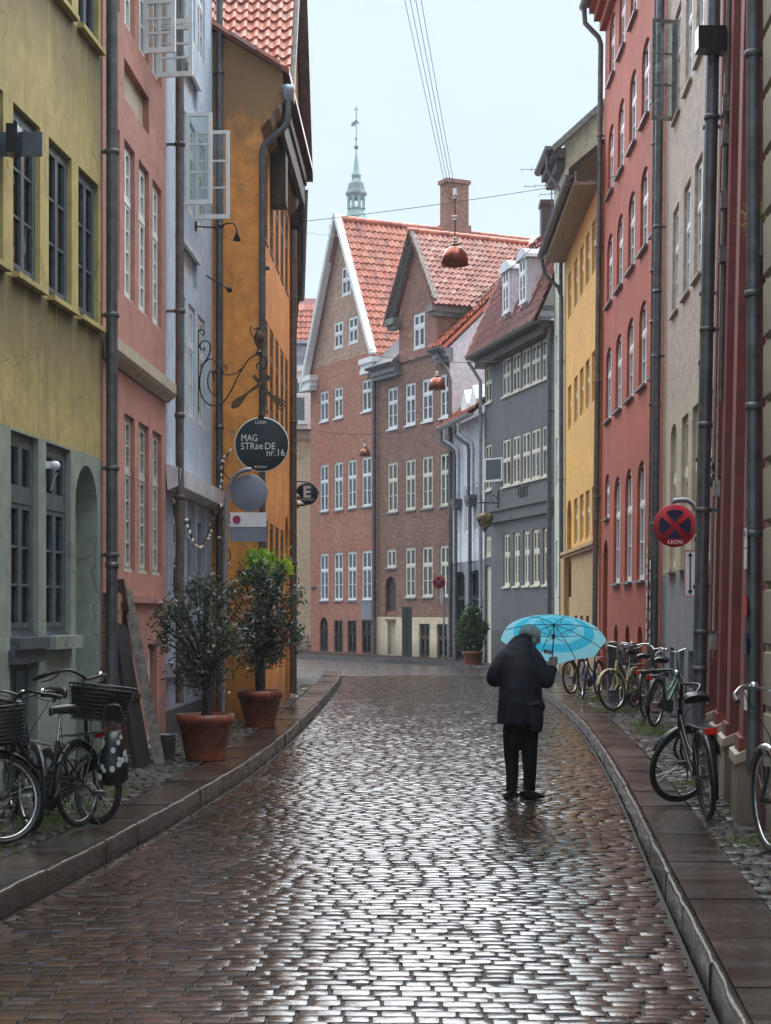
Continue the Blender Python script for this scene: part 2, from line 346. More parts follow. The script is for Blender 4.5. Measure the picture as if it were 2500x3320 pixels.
plain('hair_grey', (.55,.55,.54), .7, var=.2, scale=80, bmp=.4)
plain('leather_black', (.010,.010,.010), .35, var=.2, bmp=.1)
plain('cabinet_paint', (.035,.04,.05), .4, var=.5, scale=6, bmp=.15)
plain('sticker_white', (.6,.6,.58), .5, var=.2, scale=9, bmp=0)
leafmat('leaf_olive', [(0,(.030,.042,.028)),(.5,(.055,.072,.045)),(.8,(.09,.105,.075)),(1,(.16,.175,.14))], .2)
leafmat('leaf_lime', [(0,(.16,.30,.02)),(.5,(.24,.42,.03)),(1,(.34,.52,.06))], .5)
leafmat('leaf_green', [(0,(.025,.055,.018)),(.5,(.05,.10,.03)),(1,(.10,.16,.06))], .3)
leafmat('grass', [(0,(.05,.10,.015)),(.5,(.10,.17,.03)),(1,(.17,.22,.05))], .35)
leafmat('dry_plant', [(0,(.22,.19,.05)),(1,(.34,.32,.10))], .4)
# ------------------------------------------------------------------ ground: terrain, road, kerbs, pavements
def lerp_poly(pts, y):
    if y <= pts[0][1]: i = 0
    else:
        i = len(pts)-2
        for k in range(len(pts)-1):
            if y <= pts[k+1][1]: i = k; break
    p0 = pts[max(i-1,0)]; p1 = pts[i]; p2 = pts[i+1]; p3 = pts[min(i+2,len(pts)-1)]
    h = p2[1]-p1[1]; t = (y-p1[1])/h
    m1 = (p2[0]-p0[0])/max(1e-6, p2[1]-p0[1])*h; m2 = (p3[0]-p1[0])/max(1e-6, p3[1]-p1[1])*h
    if t < 0: return p1[0]+(y-p1[1])*m1/h
    return (2*t**3-3*t**2+1)*p1[0]+(t**3-2*t**2+t)*m1+(-2*t**3+3*t**2)*p2[0]+(t**3-t**2)*m2
KL = [(-2.95,3), (-2.42,6.9), (-2.11,9.28), (-1.93,10.8), (-1.73,12.85), (-1.58,14.8), (-1.36,18.2), (-1.19,24.0), (-1.09,31.4), (-1.06,38.8), (-1.15,43.6)]
KR = [(1.02,3), (1.34,6.57), (1.62,9.69), (1.70,10.6), (2.11,15.13), (2.48,19.8), (2.82,25.2), (3.11,33.7), (3.30,40), (3.34,44.5)]
kl = lambda y: lerp_poly(KL, y)
kr = lambda y: lerp_poly(KR, y)
KFAR = [(3.34,44.5), (3.22,47.5), (2.75,50.4), (1.6,52.4), (0,54.65), (-3.11,60.0), (-9,70)]
KCORNER = [(-1.15,43.6), (-1.35,44.8), (-1.9,45.7), (-3,46.3), (-9,47.4)]
tag(MB().quad((-600,-60,-.32),(600,-60,-.32),(600,1000,-.32),(-600,1000,-.32)).build('ground', M['joint_mud']), kind='structure')
rb = MB(); rb.quad((-14,0,-.09),(14,0,-.09),(14,75,-.09),(-14,75,-.09)); ry = [4.5+.75*i for i in range(53)]; nx = 12
for ya in ry:
    for i in range(nx+1):
        f = i/nx; rb.v.append((kl(ya)+.01+(kr(ya)-kl(ya)-.02)*f, ya, .045*(1-(2*f-1)**2)-.03-.011))
for j in range(len(ry)-1):
    for i in range(nx): q = 4+j*(nx+1)+i; rb.f.append([q,q+1,q+nx+2,q+nx+1]); rb.m.append(0); rb.sm.append(True)
ROAD = rb.build('road', M['joint_mud']); tag(ROAD, kind='structure')
# beyond the countable setts the paving is a sheet whose material carries the joints
def pavingmat(name, c1, c2, mort, bw, bh, rough):
    m, t, bs, new, ln = nodes(name); tc = new('ShaderNodeTexCoord').outputs['Object']
    b = new('ShaderNodeTexBrick'); ln(tc, b.inputs[0]); b.inputs['Scale'].default_value = 1
    b.inputs['Brick Width'].default_value = bw; b.inputs['Row Height'].default_value = bh; b.inputs['Mortar Size'].default_value = .012
    for k, c in (('Color1', c1), ('Color2', c2), ('Mortar', mort)): b.inputs[k].default_value = (*c, 1)
    ln(b.outputs[0], bs.inputs['Base Color']); bs.inputs['IOR'].default_value = 1.75
    n = noise(t, new, ln, tc, 5, 5, .7); ln(ramp(new, ln, n, [(.3,(rough-.08,)*3),(.7,(rough+.12,)*3)]), bs.inputs['Roughness'])
    bump(new, ln, mixc(new, ln, .6, b.outputs[1], noise(t, new, ln, tc, 9, 4, .7)), bs, -1.0, .06); return m
pavingmat('paving_far', (.030,.024,.020), (.046,.038,.033), (.012,.010,.008), .15, .13, .27)
Y_NEAR, Y_FAR = 5.2, 43.4
FR = MB(); fr = []
for i in range(24):
    y = Y_FAR + (43.6-Y_FAR)*i/23; fr.append((kl(y)+.02, y, kr(y)-.02))
for a, b in zip(fr[:-1], fr[1:]): FR.quad((a[0],a[1],-.012),(a[2],a[1],-.012),(b[2],b[1],-.012),(b[0],b[1],-.012))
FR.poly([(-1.15,43.6,-.012),(3.34,43.6,-.012)]+[(x,y,-.012) for x,y in KFAR]+[(-12,70,-.012),(-12,47.6,-.012)]+[(x,y,-.012) for x,y in KCORNER[::-1]])
FR.build('distant_paving', M['paving_far'], ROAD)
# one sett: a rounded block of unit size, in a few variants
def sett_variant(seed, crown=.05):
    rg = random.Random(seed); b = MB()
    def ring(f, z): return [(sx*(.5-f)+rg.uniform(-.035,.035), sy*(.5-f)+rg.uniform(-.05,.05), z) for sx, sy in ((-1,-1),(1,-1),(1,1),(-1,1))]
    def ring8(f, z):
        o = .5-f; c = .5-f-.065
        return [(x+rg.uniform(-.012,.012), y+rg.uniform(-.02,.02), z) for x, y in ((-c,-o),(c,-o),(o,-c),(o,c),(c,o),(-c,o),(-o,c),(-o,-c))]
    r0 = ring8(.0, -.8); r1 = ring8(.002, -.20); r2 = ring8(.028, -.045); c5 = ring8(.27, .014)
    vs = r0+r1+r2+list(r2)+c5; fs = []
    for k in (0,1,3):
        for i in range(8): fs.append((k*8+i, k*8+(i+1)%8, (k+1)*8+(i+1)%8, (k+1)*8+i))
    fs.append(tuple(range(32,40))); return vs, fs
SV = [sett_variant(i) for i in range(14)]
def scatter_setts(name, mat, items, parent, keep=300, zt=0., depth=.06):
    # items: x, y, w, d, rot, dz ; the ones that show largest become objects, the rest one mesh
    def score(it):
        x, y = it[0], it[1]
        if y < 6.05 or abs(x/y) > .232: return 1e9
        return y
    items.sort(key=score); meshes = []
    for vs, fs in SV:
        b = MB().add(vs, fs[:-1], 0, True); b.f.append(list(fs[-1])); b.m.append(0); b.sm.append(True); meshes.append(b.mesh(name, mat))
    n_in = 0; rest = MB()
    for it in items:
        x, y, w, d, rot, dz, tx, ty = it; k = random.randrange(len(SV))
        if n_in < keep and score(it) < 1e8:
            link(name, meshes[k], parent, (x,y,zt+dz), (tx,ty,rot), (w,d,depth)); n_in += 1
        else:
            vs, fs = SV[k]; Mx = Matrix.Translation((x,y,zt+dz)) @ Matrix.Rotation(rot,4,'Z') @ Matrix.Rotation(tx,4,'X') @ Matrix.Rotation(ty,4,'Y') @ Matrix.Diagonal((w,d,depth,1))
            b0 = len(rest.v); rest.add([Mx @ Vector(v) for v in vs], fs[:-1], 0, True); rest.f.append([b0+q for q in fs[-1]]); rest.m.append(0); rest.sm.append(True)
    o = rest.build(name+'_paving', mat, parent); o['kind'] = 'stuff'
items = []; y = Y_NEAR; row = 0
while y < Y_FAR:
    d = random.uniform(.086,.104); xl = kl(y)+.03; xr = kr(y)-.03; x = xl - random.uniform(0,.12)
    ph = random.uniform(0, 6)
    while x < xr:
        wd = random.uniform(.095,.20) if y < 99 else 0
        x1 = min(x+wd, xr)
        if x1-x > .06 and x1 > xl+.05:
            xa = max(x, xl); cx = (xa+x1)/2
            wav = .016*math.sin(cx*1.3+y*.12)
            crown = .045*(1-((cx-(xl+xr)/2)/((xr-xl)/2))**2)-.03
            items.append((cx, y+wav+random.uniform(-.0015,.0015), x1-xa-random.uniform(.006,.016), d-random.uniform(.008,.014), random.gauss(0,.006), crown+random.gauss(0,.002), random.gauss(.022,.024), random.gauss(0,.014)))
        x = x1
    y += d
scatter_setts('sett', M['sett_wet'], items, ROAD, 300)
# pavements: base sheet, kerbstones, slabs, cobbles
WALL_L = [(-3.6,4), (-3.15,12.3), (-2.78,16.65), (-2.63,20.3), (-2.49,24.35), (-1.8,24.4), (-1.69,30), (-2.1,38), (-2.2,44)]
def wl(y):
    for a, b in zip(WALL_L[:-1], WALL_L[1:]):
        if y <= b[1]: return a[0]+(b[0]-a[0])*(y-a[1])/(b[1]-a[1])
    return WALL_L[-1][0]
WALL_R = [(2.2,5), (2.45,9), (2.70,12.05), (2.67,12.1), (3.37,17.3), (3.75,17.4), (3.89,20), (4.27,26.4), (4.42,35.2), (4.55,43), (4.5,45.5)]
def wr(y):
    for a, b in zip(WALL_R[:-1], WALL_R[1:]):
        if y <= b[1]: return a[0]+(b[0]-a[0])*(y-a[1])/(b[1]-a[1])
    return WALL_R[-1][0]
def pavement(name, kf, wf, side, y0, y1, extra):
    b = MB(); ys = [y0+(y1-y0)*i/60 for i in range(61)]
    for p, q in zip(ys[:-1], ys[1:]):
        b.quad((kf(p)+side*.06,p,.075),(wf(p)+side*.6,p,.075),(wf(q)+side*.6,q,.075),(kf(q)+side*.06,q,.075))
    if extra: b.poly([(x,y_,.078) for x,y_ in extra])
    P = b.build(name, M['joint_mud']); tag(P, kind='structure')
    y = y0
    while y < y1-.3:                                   # kerbstones: each its own stone, rough arris
        L = random.uniform(.85,1.5)*(1 if y < 24 else 1.6); e = min(y+L, y1); g = .008
        k = MB(); n = 7; zt = .12+random.uniform(-.004,.004)
        prof = [(.0,-.08),(.002,.090),(.006,.108),(.014,.115),(.044,.116),(.048,-.02)]
        rows = []
        for i in range(n+1):
            yy = y+g+(e-y-2*g)*i/n; x0 = kf(yy); jit = random.uniform(-.007,.007)
            rows.append([(x0+side*(px+(jit if j < 4 else 0)), yy, pz-.12+zt+(random.uniform(-.004,.004) if 1 < j < 4 else 0)) for j, (px,pz) in enumerate(prof)])
        m = len(prof)
        k.add([v for r in rows for v in r], [(i*m+j, (i+1)*m+j, (i+1)*m+j+1, i*m+j+1) for i in range(n) for j in range(m-1)], 0, True)
        k.poly(rows[0]); k.poly(rows[-1][::-1]); k.build('kerbstone', M['kerb_wet'], P)
        y = e
    y = y0+.4
    while y < y1-.5:                                   # long granite slabs behind the kerb
        L = random.uniform(.75,1.7); e = min(y+L, y1); g = .010
        if random.random() < .16 and y > 9:            # a narrow filler stone now and then
            e = y+.16
        k = MB(); n = 8; top = .112+random.uniform(-.003,.003); wd = .38+random.uniform(-.02,.02)
        A = []; Bp = []
        for i in range(n+1):
            yy = y+g+(e-y-2*g)*i/n; A.append((kf(yy)+side*.056, yy)); Bp.append((kf(yy)+side*(.056+wd+random.uniform(-.006,.006)), yy))
        for i in range(n):
            k.quad((*A[i],top),(*Bp[i],top-.004),(*Bp[i+1],top-.004),(*A[i+1],top)); k.quad((*A[i],top),(*A[i+1],top),(*A[i+1],top-.06),(*A[i],top-.06)); k.quad((*Bp[i],top),(*Bp[i+1],top),(*Bp[i+1],top-.06),(*Bp[i],top-.06))
        k.quad((*A[0],top),(*Bp[0],top),(*Bp[0],top-.06),(*A[0],top-.06)); k.quad((*A[-1],top),(*Bp[-1],top),(*Bp[-1],top-.06),(*A[-1],top-.06))
        k.build('paving_slab', M['slab_wet'], P); y = e
    it = []; y = y0+.5
    while y < min(y1, 36):
        d = random.uniform(.085,.115)*(1 if y < 22 else 1.5); xa = kf(y)+side*.45; xb = wf(y)+side*.05
        lo, hi = min(xa,xb), max(xa,xb); x = lo+random.uniform(-.05,0)
        while x < hi:
            wd = random.uniform(.07,.135)*(1 if y < 22 else 1.4)
            if x+wd > lo+.03 and min(x+wd,hi)-max(x,lo) > .04:
                a = max(x,lo); bx = min(x+wd,hi)
                it.append(((a+bx)/2, y+.03*math.sin(a*4+y)+random.uniform(-.012,.012), bx-a-.012, d-.014, random.gauss(0,.12), random.gauss(.004,.006), random.gauss(0,.05), random.gauss(0,.05)))
            x += wd
        y += d
    scatter_setts('cobble', M['cobble_wet'], it, P, 300, .10, .05)
    return P
PAVE_L = pavement('pavement_left', kl, wl, -1, 4.5, 43.6, KCORNER+[(-9,38),(-2.2,38)])
PAVE_R = pavement('pavement_right', kr, wr, 1, 4.5, 44.5, KFAR+[(4,70),(6,44.5)])
fk = MB()
for a, b in zip(KFAR[:-1], KFAR[1:]): fk.bar((a[0],a[1],.03), (b[0],b[1],.03), .16, .19)
fk.build('kerbstone_row', M['kerb_wet'], PAVE_R)

# ------------------------------------------------------------------ buildings: helpers
def clip_poly(pts, a, b, c):                 # keep a*x + b*z <= c
    out = []
    for i in range(len(pts)):
        p, q = pts[i], pts[(i+1) % len(pts)]; dp = a*p[0]+b*p[1]-c; dq = a*q[0]+b*q[1]-c
        if dp <= 0: out.append(p)
        if dp*dq < 0:
            t = dp/(dp-dq); out.append((p[0]+(q[0]-p[0])*t, p[1]+(q[1]-p[1])*t))
    return out
def op(s0, s1, z0, z1, arch=0): return (s0, s1, z0, z1, arch)
def wall_front(b, s_a, s_b, z_a, z_b, ops, rd, mat_of, clips=(), zs=(), rm=None, y=0):
    X = sorted({round(v,4) for v in [s_a, s_b]+[o[0] for o in ops]+[o[1] for o in ops] if s_a-1e-6 <= v <= s_b+1e-6})
    Z = sorted({round(v,4) for v in [z_a, z_b]+[o[2] for o in ops]+[o[3] for o in ops]+list(zs) if z_a-1e-6 <= v <= z_b+1e-6})
    for i in range(len(X)-1):
        for j in range(len(Z)-1):
            cx = (X[i]+X[i+1])/2; cz = (Z[j]+Z[j+1])/2
            if any(o[0] < cx < o[1] and o[2] < cz < o[3] for o in ops): continue
            p = [(X[i],Z[j]),(X[i+1],Z[j]),(X[i+1],Z[j+1]),(X[i],Z[j+1])]
            for c in clips: p = clip_poly(p, *c) if p else p
            if len(p) > 2: b.poly([(x,y,z) for x,z in p], mat_of(cx,cz))
    for s0, s1, z0, z1, ar in ops:
        m = rm if rm is not None else mat_of((s0+s1)/2, (z0+z1)/2)
        zt = z1-ar
        b.quad((s0,y,z0),(s0,y+rd,z0),(s0,y+rd,zt),(s0,y,zt), m); b.quad((s1,y,z0),(s1,y,zt),(s1,y+rd,zt),(s1,y+rd,z0), m)
        b.quad((s0,y,z0),(s1,y,z0),(s1,y+rd,z0),(s0,y+rd,z0), m)
        if ar <= 0: b.quad((s0,y,z1),(s0,y+rd,z1),(s1,y+rd,z1),(s1,y,z1), m)
        else:
            n = 10; c = (s0+s1)/2; h = (s1-s0)/2
            pt = [(c-h*math.cos(PI*k/n), zt+ar*math.sin(PI*k/n)) for k in range(n+1)]
            for k in range(n):
                (xa,za),(xb,zb) = pt[k], pt[k+1]
                b.quad((xa,y,za),(xb,y,zb),(xb,y,z1),(xa,y,z1), mat_of(c, z1+.01)); b.quad((xa,y,za),(xa,y+rd,za),(xb,y+rd,zb),(xb,y,zb), m)
def house(name, label, A, B, lean=0):
    d = Vector((B[0]-A[0], B[1]-A[1])); rz = math.atan2(d.y, d.x)
    r = empty(name, (A[0],A[1],0), rz, label, 'building', rx=-R(lean)); return r, d.length
def shell(b, L, H, D, m=0, back=True):
    b.quad((0,0,0),(0,D,0),(0,D,H),(0,0,H), m); b.quad((L,0,0),(L,0,H),(L,D,H),(L,D,0), m)
    if back: b.quad((0,D,0),(L,D,0),(L,D,H),(0,D,H), m)
    b.quad((0,0,H),(L,0,H),(L,D,H),(0,D,H), m)
WCACHE = {}
def window(par, o, y, mat, rows=(1,2), tr=.36, cas=2, bar=.055, mun=.022, cross=None, arch_panes=False, curtain=0, glass='glass', tbar=None, mcols=1):
    """casement window in opening o: rows = panes high above / below the transom, cas = leaves across, mcols = panes across a leaf"""
    s0, s1, z0, z1, ar = o; w = s1-s0; h = z1-z0
    key = (round(w,2), round(h,2), mat.name, rows, tr, cas, bar, mun, mcols, tbar)
    if key not in WCACHE:
        f = MB(); dp = .065; tb = tbar or bar*1.25; W = round(w,2); Hh = round(h,2)
        f.box(0,0,0,bar,dp,Hh); f.box(W-bar,0,0,W,dp,Hh); f.box(bar,.001,0,W-bar,dp+.001,bar*1.2); f.box(bar,.001,Hh-bar,W-bar,dp+.001,Hh)
        f.box(-.01,-.03,-.015,W+.01,.0,.028)                    # drip sill of the frame
        panes = []
        zt = Hh*(1-tr) if rows[0] else Hh-bar
        segs = [(bar*1.2, zt-(tb/2 if rows[0] else 0), rows[1])]
        if rows[0]:
            f.box(bar,-.014,zt-tb/2,W-bar,dp-.002,zt+tb/2); segs.append((zt+tb/2, Hh-bar, rows[0]))
        lw = (W-2*bar)/cas
        for c in range(cas):
            xa = bar+lw*c; xb = xa+lw; st = bar*.72
            for za, zb, nr in segs:
                f.box(xa,-.006,za,xa+st,dp-.01,zb); f.box(xb-st,-.006,za,xb,dp-.01,zb)
                f.box(xa+st,-.005,za,xb-st,dp-.011,za+st); f.box(xa+st,-.005,zb-st,xb-st,dp-.011,zb)
                ph = (zb-za-2*st)/nr; pw = (xb-xa-2*st)/mcols
                for r in range(nr):
                    for q in range(mcols):
                        panes.append((xa+st+pw*q, za+st+ph*r, pw, ph))
                    if r: f.box(xa+st,.0,za+st+ph*r-mun/2,xb-st,dp-.02,za+st+ph*r+mun/2)
                for q in range(1, mcols): f.box(xa+st+pw*q-mun/2,.001,za+st,xa+st+pw*q+mun/2,dp-.021,zb-st)
        pm = {}
        pl = []
        for px, pz, pw, ph in panes:
            k = (round(pw,3), round(ph,3))
            if k not in pm: pm[k] = MB().box(0,0,0,pw,.004,ph).mesh('pane', M[glass])
            pl.append((pm[k], px, pz))
        WCACHE[key] = (f.mesh('window', mat), pl)
    me, pl = WCACHE[key]
    wo = link('window', me, par, (s0,y,z0))
    for pmesh, px, pz in pl: link('pane', pmesh, wo, (px,.022,pz), (random.gauss(0,.006), 0, random.gauss(0,.008)))
    if curtain:
        ck = MB(); n = 5; cw = w*curtain*random.uniform(.6,1.25)
        for x0, sg in ((.03,1),(w-.03,-1)):
            pts = [(x0+sg*cw*i/n, .10+(.03 if i%2 else 0)) for i in range(n+1)]
            for (xa,ya),(xb,yb) in zip(pts[:-1],pts[1:]): ck.quad((xa,ya,.05),(xb,yb,.05),(xb,yb,h-.04),(xa,ya,h-.04))
        ck.build('curtain', M['curtain'], wo)
    return wo
def sill(par, s0, s1, z, mat, out=.07, th=.05, y=.05): return MB().box(s0-.04,-out,z-th,s1+.04,y,z+.004).build('sill', mat, par)
def pipe(par, s, z0, z1, r=.05, mat='zinc', y=-.09, clamps=(), joints=(), foot=True, name='downpipe', pts=None):
    b = MB(); P = pts or [(s,y,z0),(s,y,z1)]
    b.tube(P, r, 12)
    for z in clamps: b.lathe([(r+.012,-.022),(r+.016,-.018),(r+.016,.018),(r+.012,.022)], (s,y,z), 12); b.box(s-.015,y,z-.015,s+.015,.02,z+.015)
    for z in joints: b.lathe([(r,-.03),(r+.01,-.028),(r+.01,.028),(r,.03)], (s,y,z), 12)
    return b.build(name, M[mat], par)
def room_dark_sheet(par, L, H, y=.62, z0=.0): return MB().quad((.02,y,z0+.02),(L-.02,y,z0+.02),(L-.02,y,H-.05),(.02,y,H-.05)).build('room_dark_sheet', M['room_dark_sheet'], par)  # flat dark sheet behind the panes, standing in for unlit rooms
def pantile(wd, ln_, seed=0):
    b = MB(); n = 8; vs = []
    prof = [(-.02+ (wd+.04)*i/n, .036*math.cos(2*PI*(i/n)*1.0+.4)) for i in range(n+1)]
    for yv, lift in ((-.03,.052),(ln_*.5,.026),(ln_+.03,0)):
        for x, z in prof: vs.append((x, yv, z+lift+.03))
    fs = [(r*(n+1)+i, r*(n+1)+i+1, (r+1)*(n+1)+i+1, (r+1)*(n+1)+i) for r in range(2) for i in range(n)]
    b.add(vs, fs, 0, True)
    b.add([(x,-.03,z+.082) for x,z in prof]+[(x,-.022,z+.03) for x,z in prof], [(i+1,i,n+1+i,n+2+i) for i in range(n)])
    return b
def tile_roof(par, org, ux, uy, W, Ls, mat, tw=.21, tl=.30, inside=None, keep=300, prefer=None, name='roof_tile', under=True):
    """tiles in the plane org + x*ux + y*uy (unit vectors: along the eave, up the slope)"""
    org = Vector(org); ux = Vector(ux).normalized(); uy = Vector(uy).normalized(); n = ux.cross(uy).normalized()
    B = Matrix((ux, uy, n)).transposed().to_4x4()
    me = pantile(tw, tl).mesh(name, mat); proto = pantile(tw, tl)
    rest = MB(); cells = []
    for j in range(int(Ls/tl)):
        for i in range(int(W/tw)):
            cx, cy = (i+.5)*tw, (j+.5)*tl
            if inside and not inside(cx, cy): continue
            cells.append((i, j))
    if prefer: cells.sort(key=lambda c: prefer((c[0]+.5)*tw, (c[1]+.5)*tl))
    for q, (i, j) in enumerate(cells):
        T = Matrix.Translation(org+ux*(i*tw+random.gauss(0,.004))+uy*(j*tl+random.gauss(0,.005))+n*random.gauss(0,.003)) @ B @ Matrix.Rotation(random.gauss(0,.012),4,'Z')
        if q < keep: o = link(name, me, par); o.matrix_local = T
        else: rest.add([T @ Vector(v) for v in proto.v], proto.f, 0, True)
    if rest.v: o = rest.build(name+'_field', mat, par); o['kind'] = 'stuff'
def gutter(par, a, b, r=.07, mat='zinc', name='gutter'):
    g = MB(); a = Vector(a); b = Vector(b); t = (b-a).normalized(); side = t.cross(Vector((0,0,1))).normalized(); n = 8; vs = []
    for p in (a, b):
        for k in range(n+1):
            an = PI+PI*k/n; vs.append(p+side*math.cos(an)*r+Vector((0,0,math.sin(an)*r)))
    g.add(vs, [(k,k+1,n+2+k,n+1+k) for k in range(n)], 0, True); g.poly(vs[:n+1]); g.poly(vs[n+1:])
    g.tube([a-side*r, b-side*r], .012, 6); g.tube([a+side*r, b+side*r], .012, 6)
    return g.build(name, M[mat], par)
def text(s, size, mat, parent, loc, rot, align='CENTER', ext=.003, name='lettering', shear=0, sx=1, bold=0):
    c = bpy.data.curves.new(name, 'FONT'); c.body = s; c.size = size; c.align_x = align; c.align_y = 'CENTER'; c.extrude = ext; c.shear = shear; c.resolution_u = 3; c.offset = bold
    t = bpy.data.objects.new('t', c); COL.objects.link(t); dg = bpy.context.evaluated_depsgraph_get(); dg.update(); me = bpy.data.meshes.new_from_object(t.evaluated_get(dg)); bpy.data.objects.remove(t)
    me.materials.clear(); me.materials.append(M[mat]); return link(name, me, parent, loc, rot, (sx,1,1))

# ------------------------------------------------------------------ left side, near to far
# yellow house with grey-green ground floor
Y0 = 5.0
H1, L1 = house('corner_house', 'mustard yellow rendered house with grey-green ground floor beside the parked bicycles', (-3.15-.0857*Y0, 12.3-.9963*Y0), (-2.78,16.6))
cols = [(.5,1.25),(1.5,2.25),(2.5,3.24),(3.5,4.24),(4.5,5.24),(5.48,6.24),(6.48,7.24),(8.46+.0,9.2)]
cols = [(c+Y0, c+Y0+.75) for c in (-4.55,-3.55,-2.55,-1.55,-.52,.47)]+[(1.48+Y0,2.24+Y0),(2.50+Y0,3.24+Y0),(3.47+Y0,4.2+Y0)]
o1 = [op(a,b,4.40,5.79) for a,b in cols]; o2 = [op(a,b,7.10,8.4) for a,b in cols]
g1 = [op(a+Y0,a+Y0+.77,1.43,3.12) for a in (-4.5,-3.4,-2.2,-1.0,.3)]+[op(1.42+Y0,2.19+Y0,1.43,3.12), op(2.42+Y0,3.21+Y0,1.43,3.12)]
hatch = op(1.40+Y0,2.17+Y0,.1,1.22); niche = op(3.36+Y0,4.17+Y0,0,3.03,.41)
b = MB(); wall_front(b, 0, L1, 0, 9.6, o1+o2+g1+[hatch, niche], .20, lambda s,z: 1 if z < 3.14 else 0, zs=(3.14,)); shell(b, L1, 9.6, 6)
b.build('wall', [M['yellow_render'], M['green_render']], H1)
for o in o1+o2: window(H1, o, .045, M['teal_frame'], (0,3), 0, bar=.06); sill(H1, o[0], o[1], o[2], M['yellow_render'], .065, .04)
for o in g1: window(H1, o, .05, M['teal_frame'], (1,3), .31, bar=.065, tbar=.10)
for o in g1[:-1]: sill(H1, o[0], o[1], o[2], M['teal_frame'] if o is g1[-2] else M['green_render'], .09, .09)
sill(H1, g1[-1][0], g1[-1][1], g1[-1][2], M['green_render'], .10, .11)
d = MB(); a, e = hatch[0], hatch[1]; d.box(a,.10,.1,e,.14,1.22)
for k in range(2): d.box(a+.03+k*.385,.08,.16,a+.355+k*.385,.10,.62); d.box(a+.03+k*.385,.08,.72,a+.355+k*.385,.10,1.16)
d.box(a-.05,-.05,1.22,e+.05,.1,1.36); dd = d.build('door', M['teal_frame'], H1); MB().box(a+.36,.06,.62,a+.42,.082,.70).build('latch', M['iron'], dd)
d = MB(); d.box(niche[0],.2,0,niche[1],.24,2.62); d.add([(niche[0]+.405-.405*math.cos(PI*k/10),.2,2.62+.41*math.sin(PI*k/10)) for k in range(11)], [tuple(range(11))]); d.build('door', M['green_render'], H1)
room_dark_sheet(H1, L1, 9.5); MB().box(-.1,-.35,9.6,L1+.02,6.2,9.75).build('roof', M['tile_wine'], H1)
pipe(H1, L1-.0+.02, .55, 9.6, .058, 'zinc', -.10, (1.65+.55, 3.05, 4.55, 6.15, 8.0), (2.1,))
l = MB(); l.tube(smoothpath([(L1+.02,-.10,.56),(L1+.04,-.14,.45),(L1+.12,-.22,.38)]), [.06]*9, 10); 
# pink brick house
H2, L2 = house('pink_house', 'narrow salmon pink plastered house with tall thin paned windows', (-2.78,16.66), (-2.63,20.3))
pc = [(.26,.86),(1.10,1.68),(1.91,2.53),(2.76,3.36)]
p1 = [op(a,b,4.96,6.61) for a,b in pc]; p2 = [op(a,b,7.82,9.45) for a,b in pc]; p0 = [op(a,b,2.07,3.73) for a,b in pc[1:]]
pan = op(1.10,2.53,7.03,7.45); adoor = op(.92,1.56,0,1.74,.32); sdoor = op(2.45,3.05,.12,1.28)
b = MB(); wall_front(b, 0, L2, 0, 11.5, p1+p2+p0+[pan, adoor, sdoor], .13, lambda s,z: 1 if z < 1.8 else 0, zs=(1.8,)); shell(b, L2, 11.5, 6)
b.build('wall', [M['pink_render'], M['pink_brick']], H2)
MB().quad((1.1,.07,7.03),(2.53,.07,7.03),(2.53,.07,7.45),(1.1,.07,7.45)).build('panel', M['stone_beige'], H2)
for o in p1+p0: window(H2, o, .05, M['aged_white'] if o in p0 else M['white_paint'], (2,4) if o in p1 else (2,4), .36, bar=.05, mun=.025)
for i, o in enumerate(p2): window(H2, o, .05, M['white_paint'], (2,3), .36, bar=.05)
c = MB(); c.prism([(0,4.17),(.0,4.36)], 0, 0) if 0 else None
c.add([(0,-.02,4.14),(0,-.10,4.2),(0,-.13,4.24),(0,-.13,4.36),(0,0,4.39),(L2+.02,-.02,4.14),(L2+.02,-.10,4.2),(L2+.02,-.13,4.24),(L2+.02,-.13,4.36),(L2+.02,0,4.39)], [(i,i+1,i+6,i+5) for i in range(4)]+[(4,3,2,1,0),(5,6,7,8,9)])
c.build('cornice', M['stone_beige'], H2)
MB().box(0,-.05,1.74,L2,.0,1.82).build('string_course', M['pink_brick'], H2)
q = MB()
for k in range(9): q.box(.0,-.07,.05+k*.2,.62 if k%2 else .55,.0,.05+k*.2+.185)
q.build('quoin', M['pink_brick'], H2)
d = MB(); d.box(.92,.13,0,1.56,.17,1.74); dd = d.build('door', M['black_paint'], H2); MB().lathe([(0,-.02),(.03,-.01),(.035,.02),(.0,.04)], (1.45,.11,.95), 12).build('handle', M['steel'], dd)
d = MB(); d.box(2.45,.10,.12,3.05,.13,1.28); d.box(2.5,.075,.16,2.72,.10,1.22); d.box(2.78,.075,.16,3.0,.10,1.22); d.build('door', M['aged_white'], H2)
MB().box(2.40,-.10,.0,3.12,.0,.12).build('doorstep', M['stone_beige'], H2)
def open_leaf(par, s, z0, z1, wd, ang, mat, rows=3, mcols=1, y=.0, sg=1):
    W = round(wd,3); f = MB(); h = z1-z0; t = .045
    f.box(0,-.02,0,t,.02,h); f.box(W-t,-.02,0,W,.02,h); f.box(t,-.019,0,W-t,.019,t*1.3); f.box(t,-.019,h-t,W-t,.019,h); ps = []
    ph = (h-2.3*t)/rows; pw = (W-2*t)/mcols
    for r in range(rows):
        if r: f.box(t,-.012,t*1.3+ph*r-.012,W-t,.012,t*1.3+ph*r+.012)
        for k in range(mcols): ps.append((t+pw*k, t*1.3+ph*r))
    for k in range(1, mcols): f.box(t+pw*k-.012,-.011,t,t+pw*k+.012,.011,h-t)
    o = f.build('open_casement', mat, par, (s,y,z0), (0,0,ang)); pm = MB().box(0,-.002,0,pw,.002,ph).mesh('pane', M['glass'])
    for px, pz in ps: link('pane', pm, o, (px,0,pz))
    return o
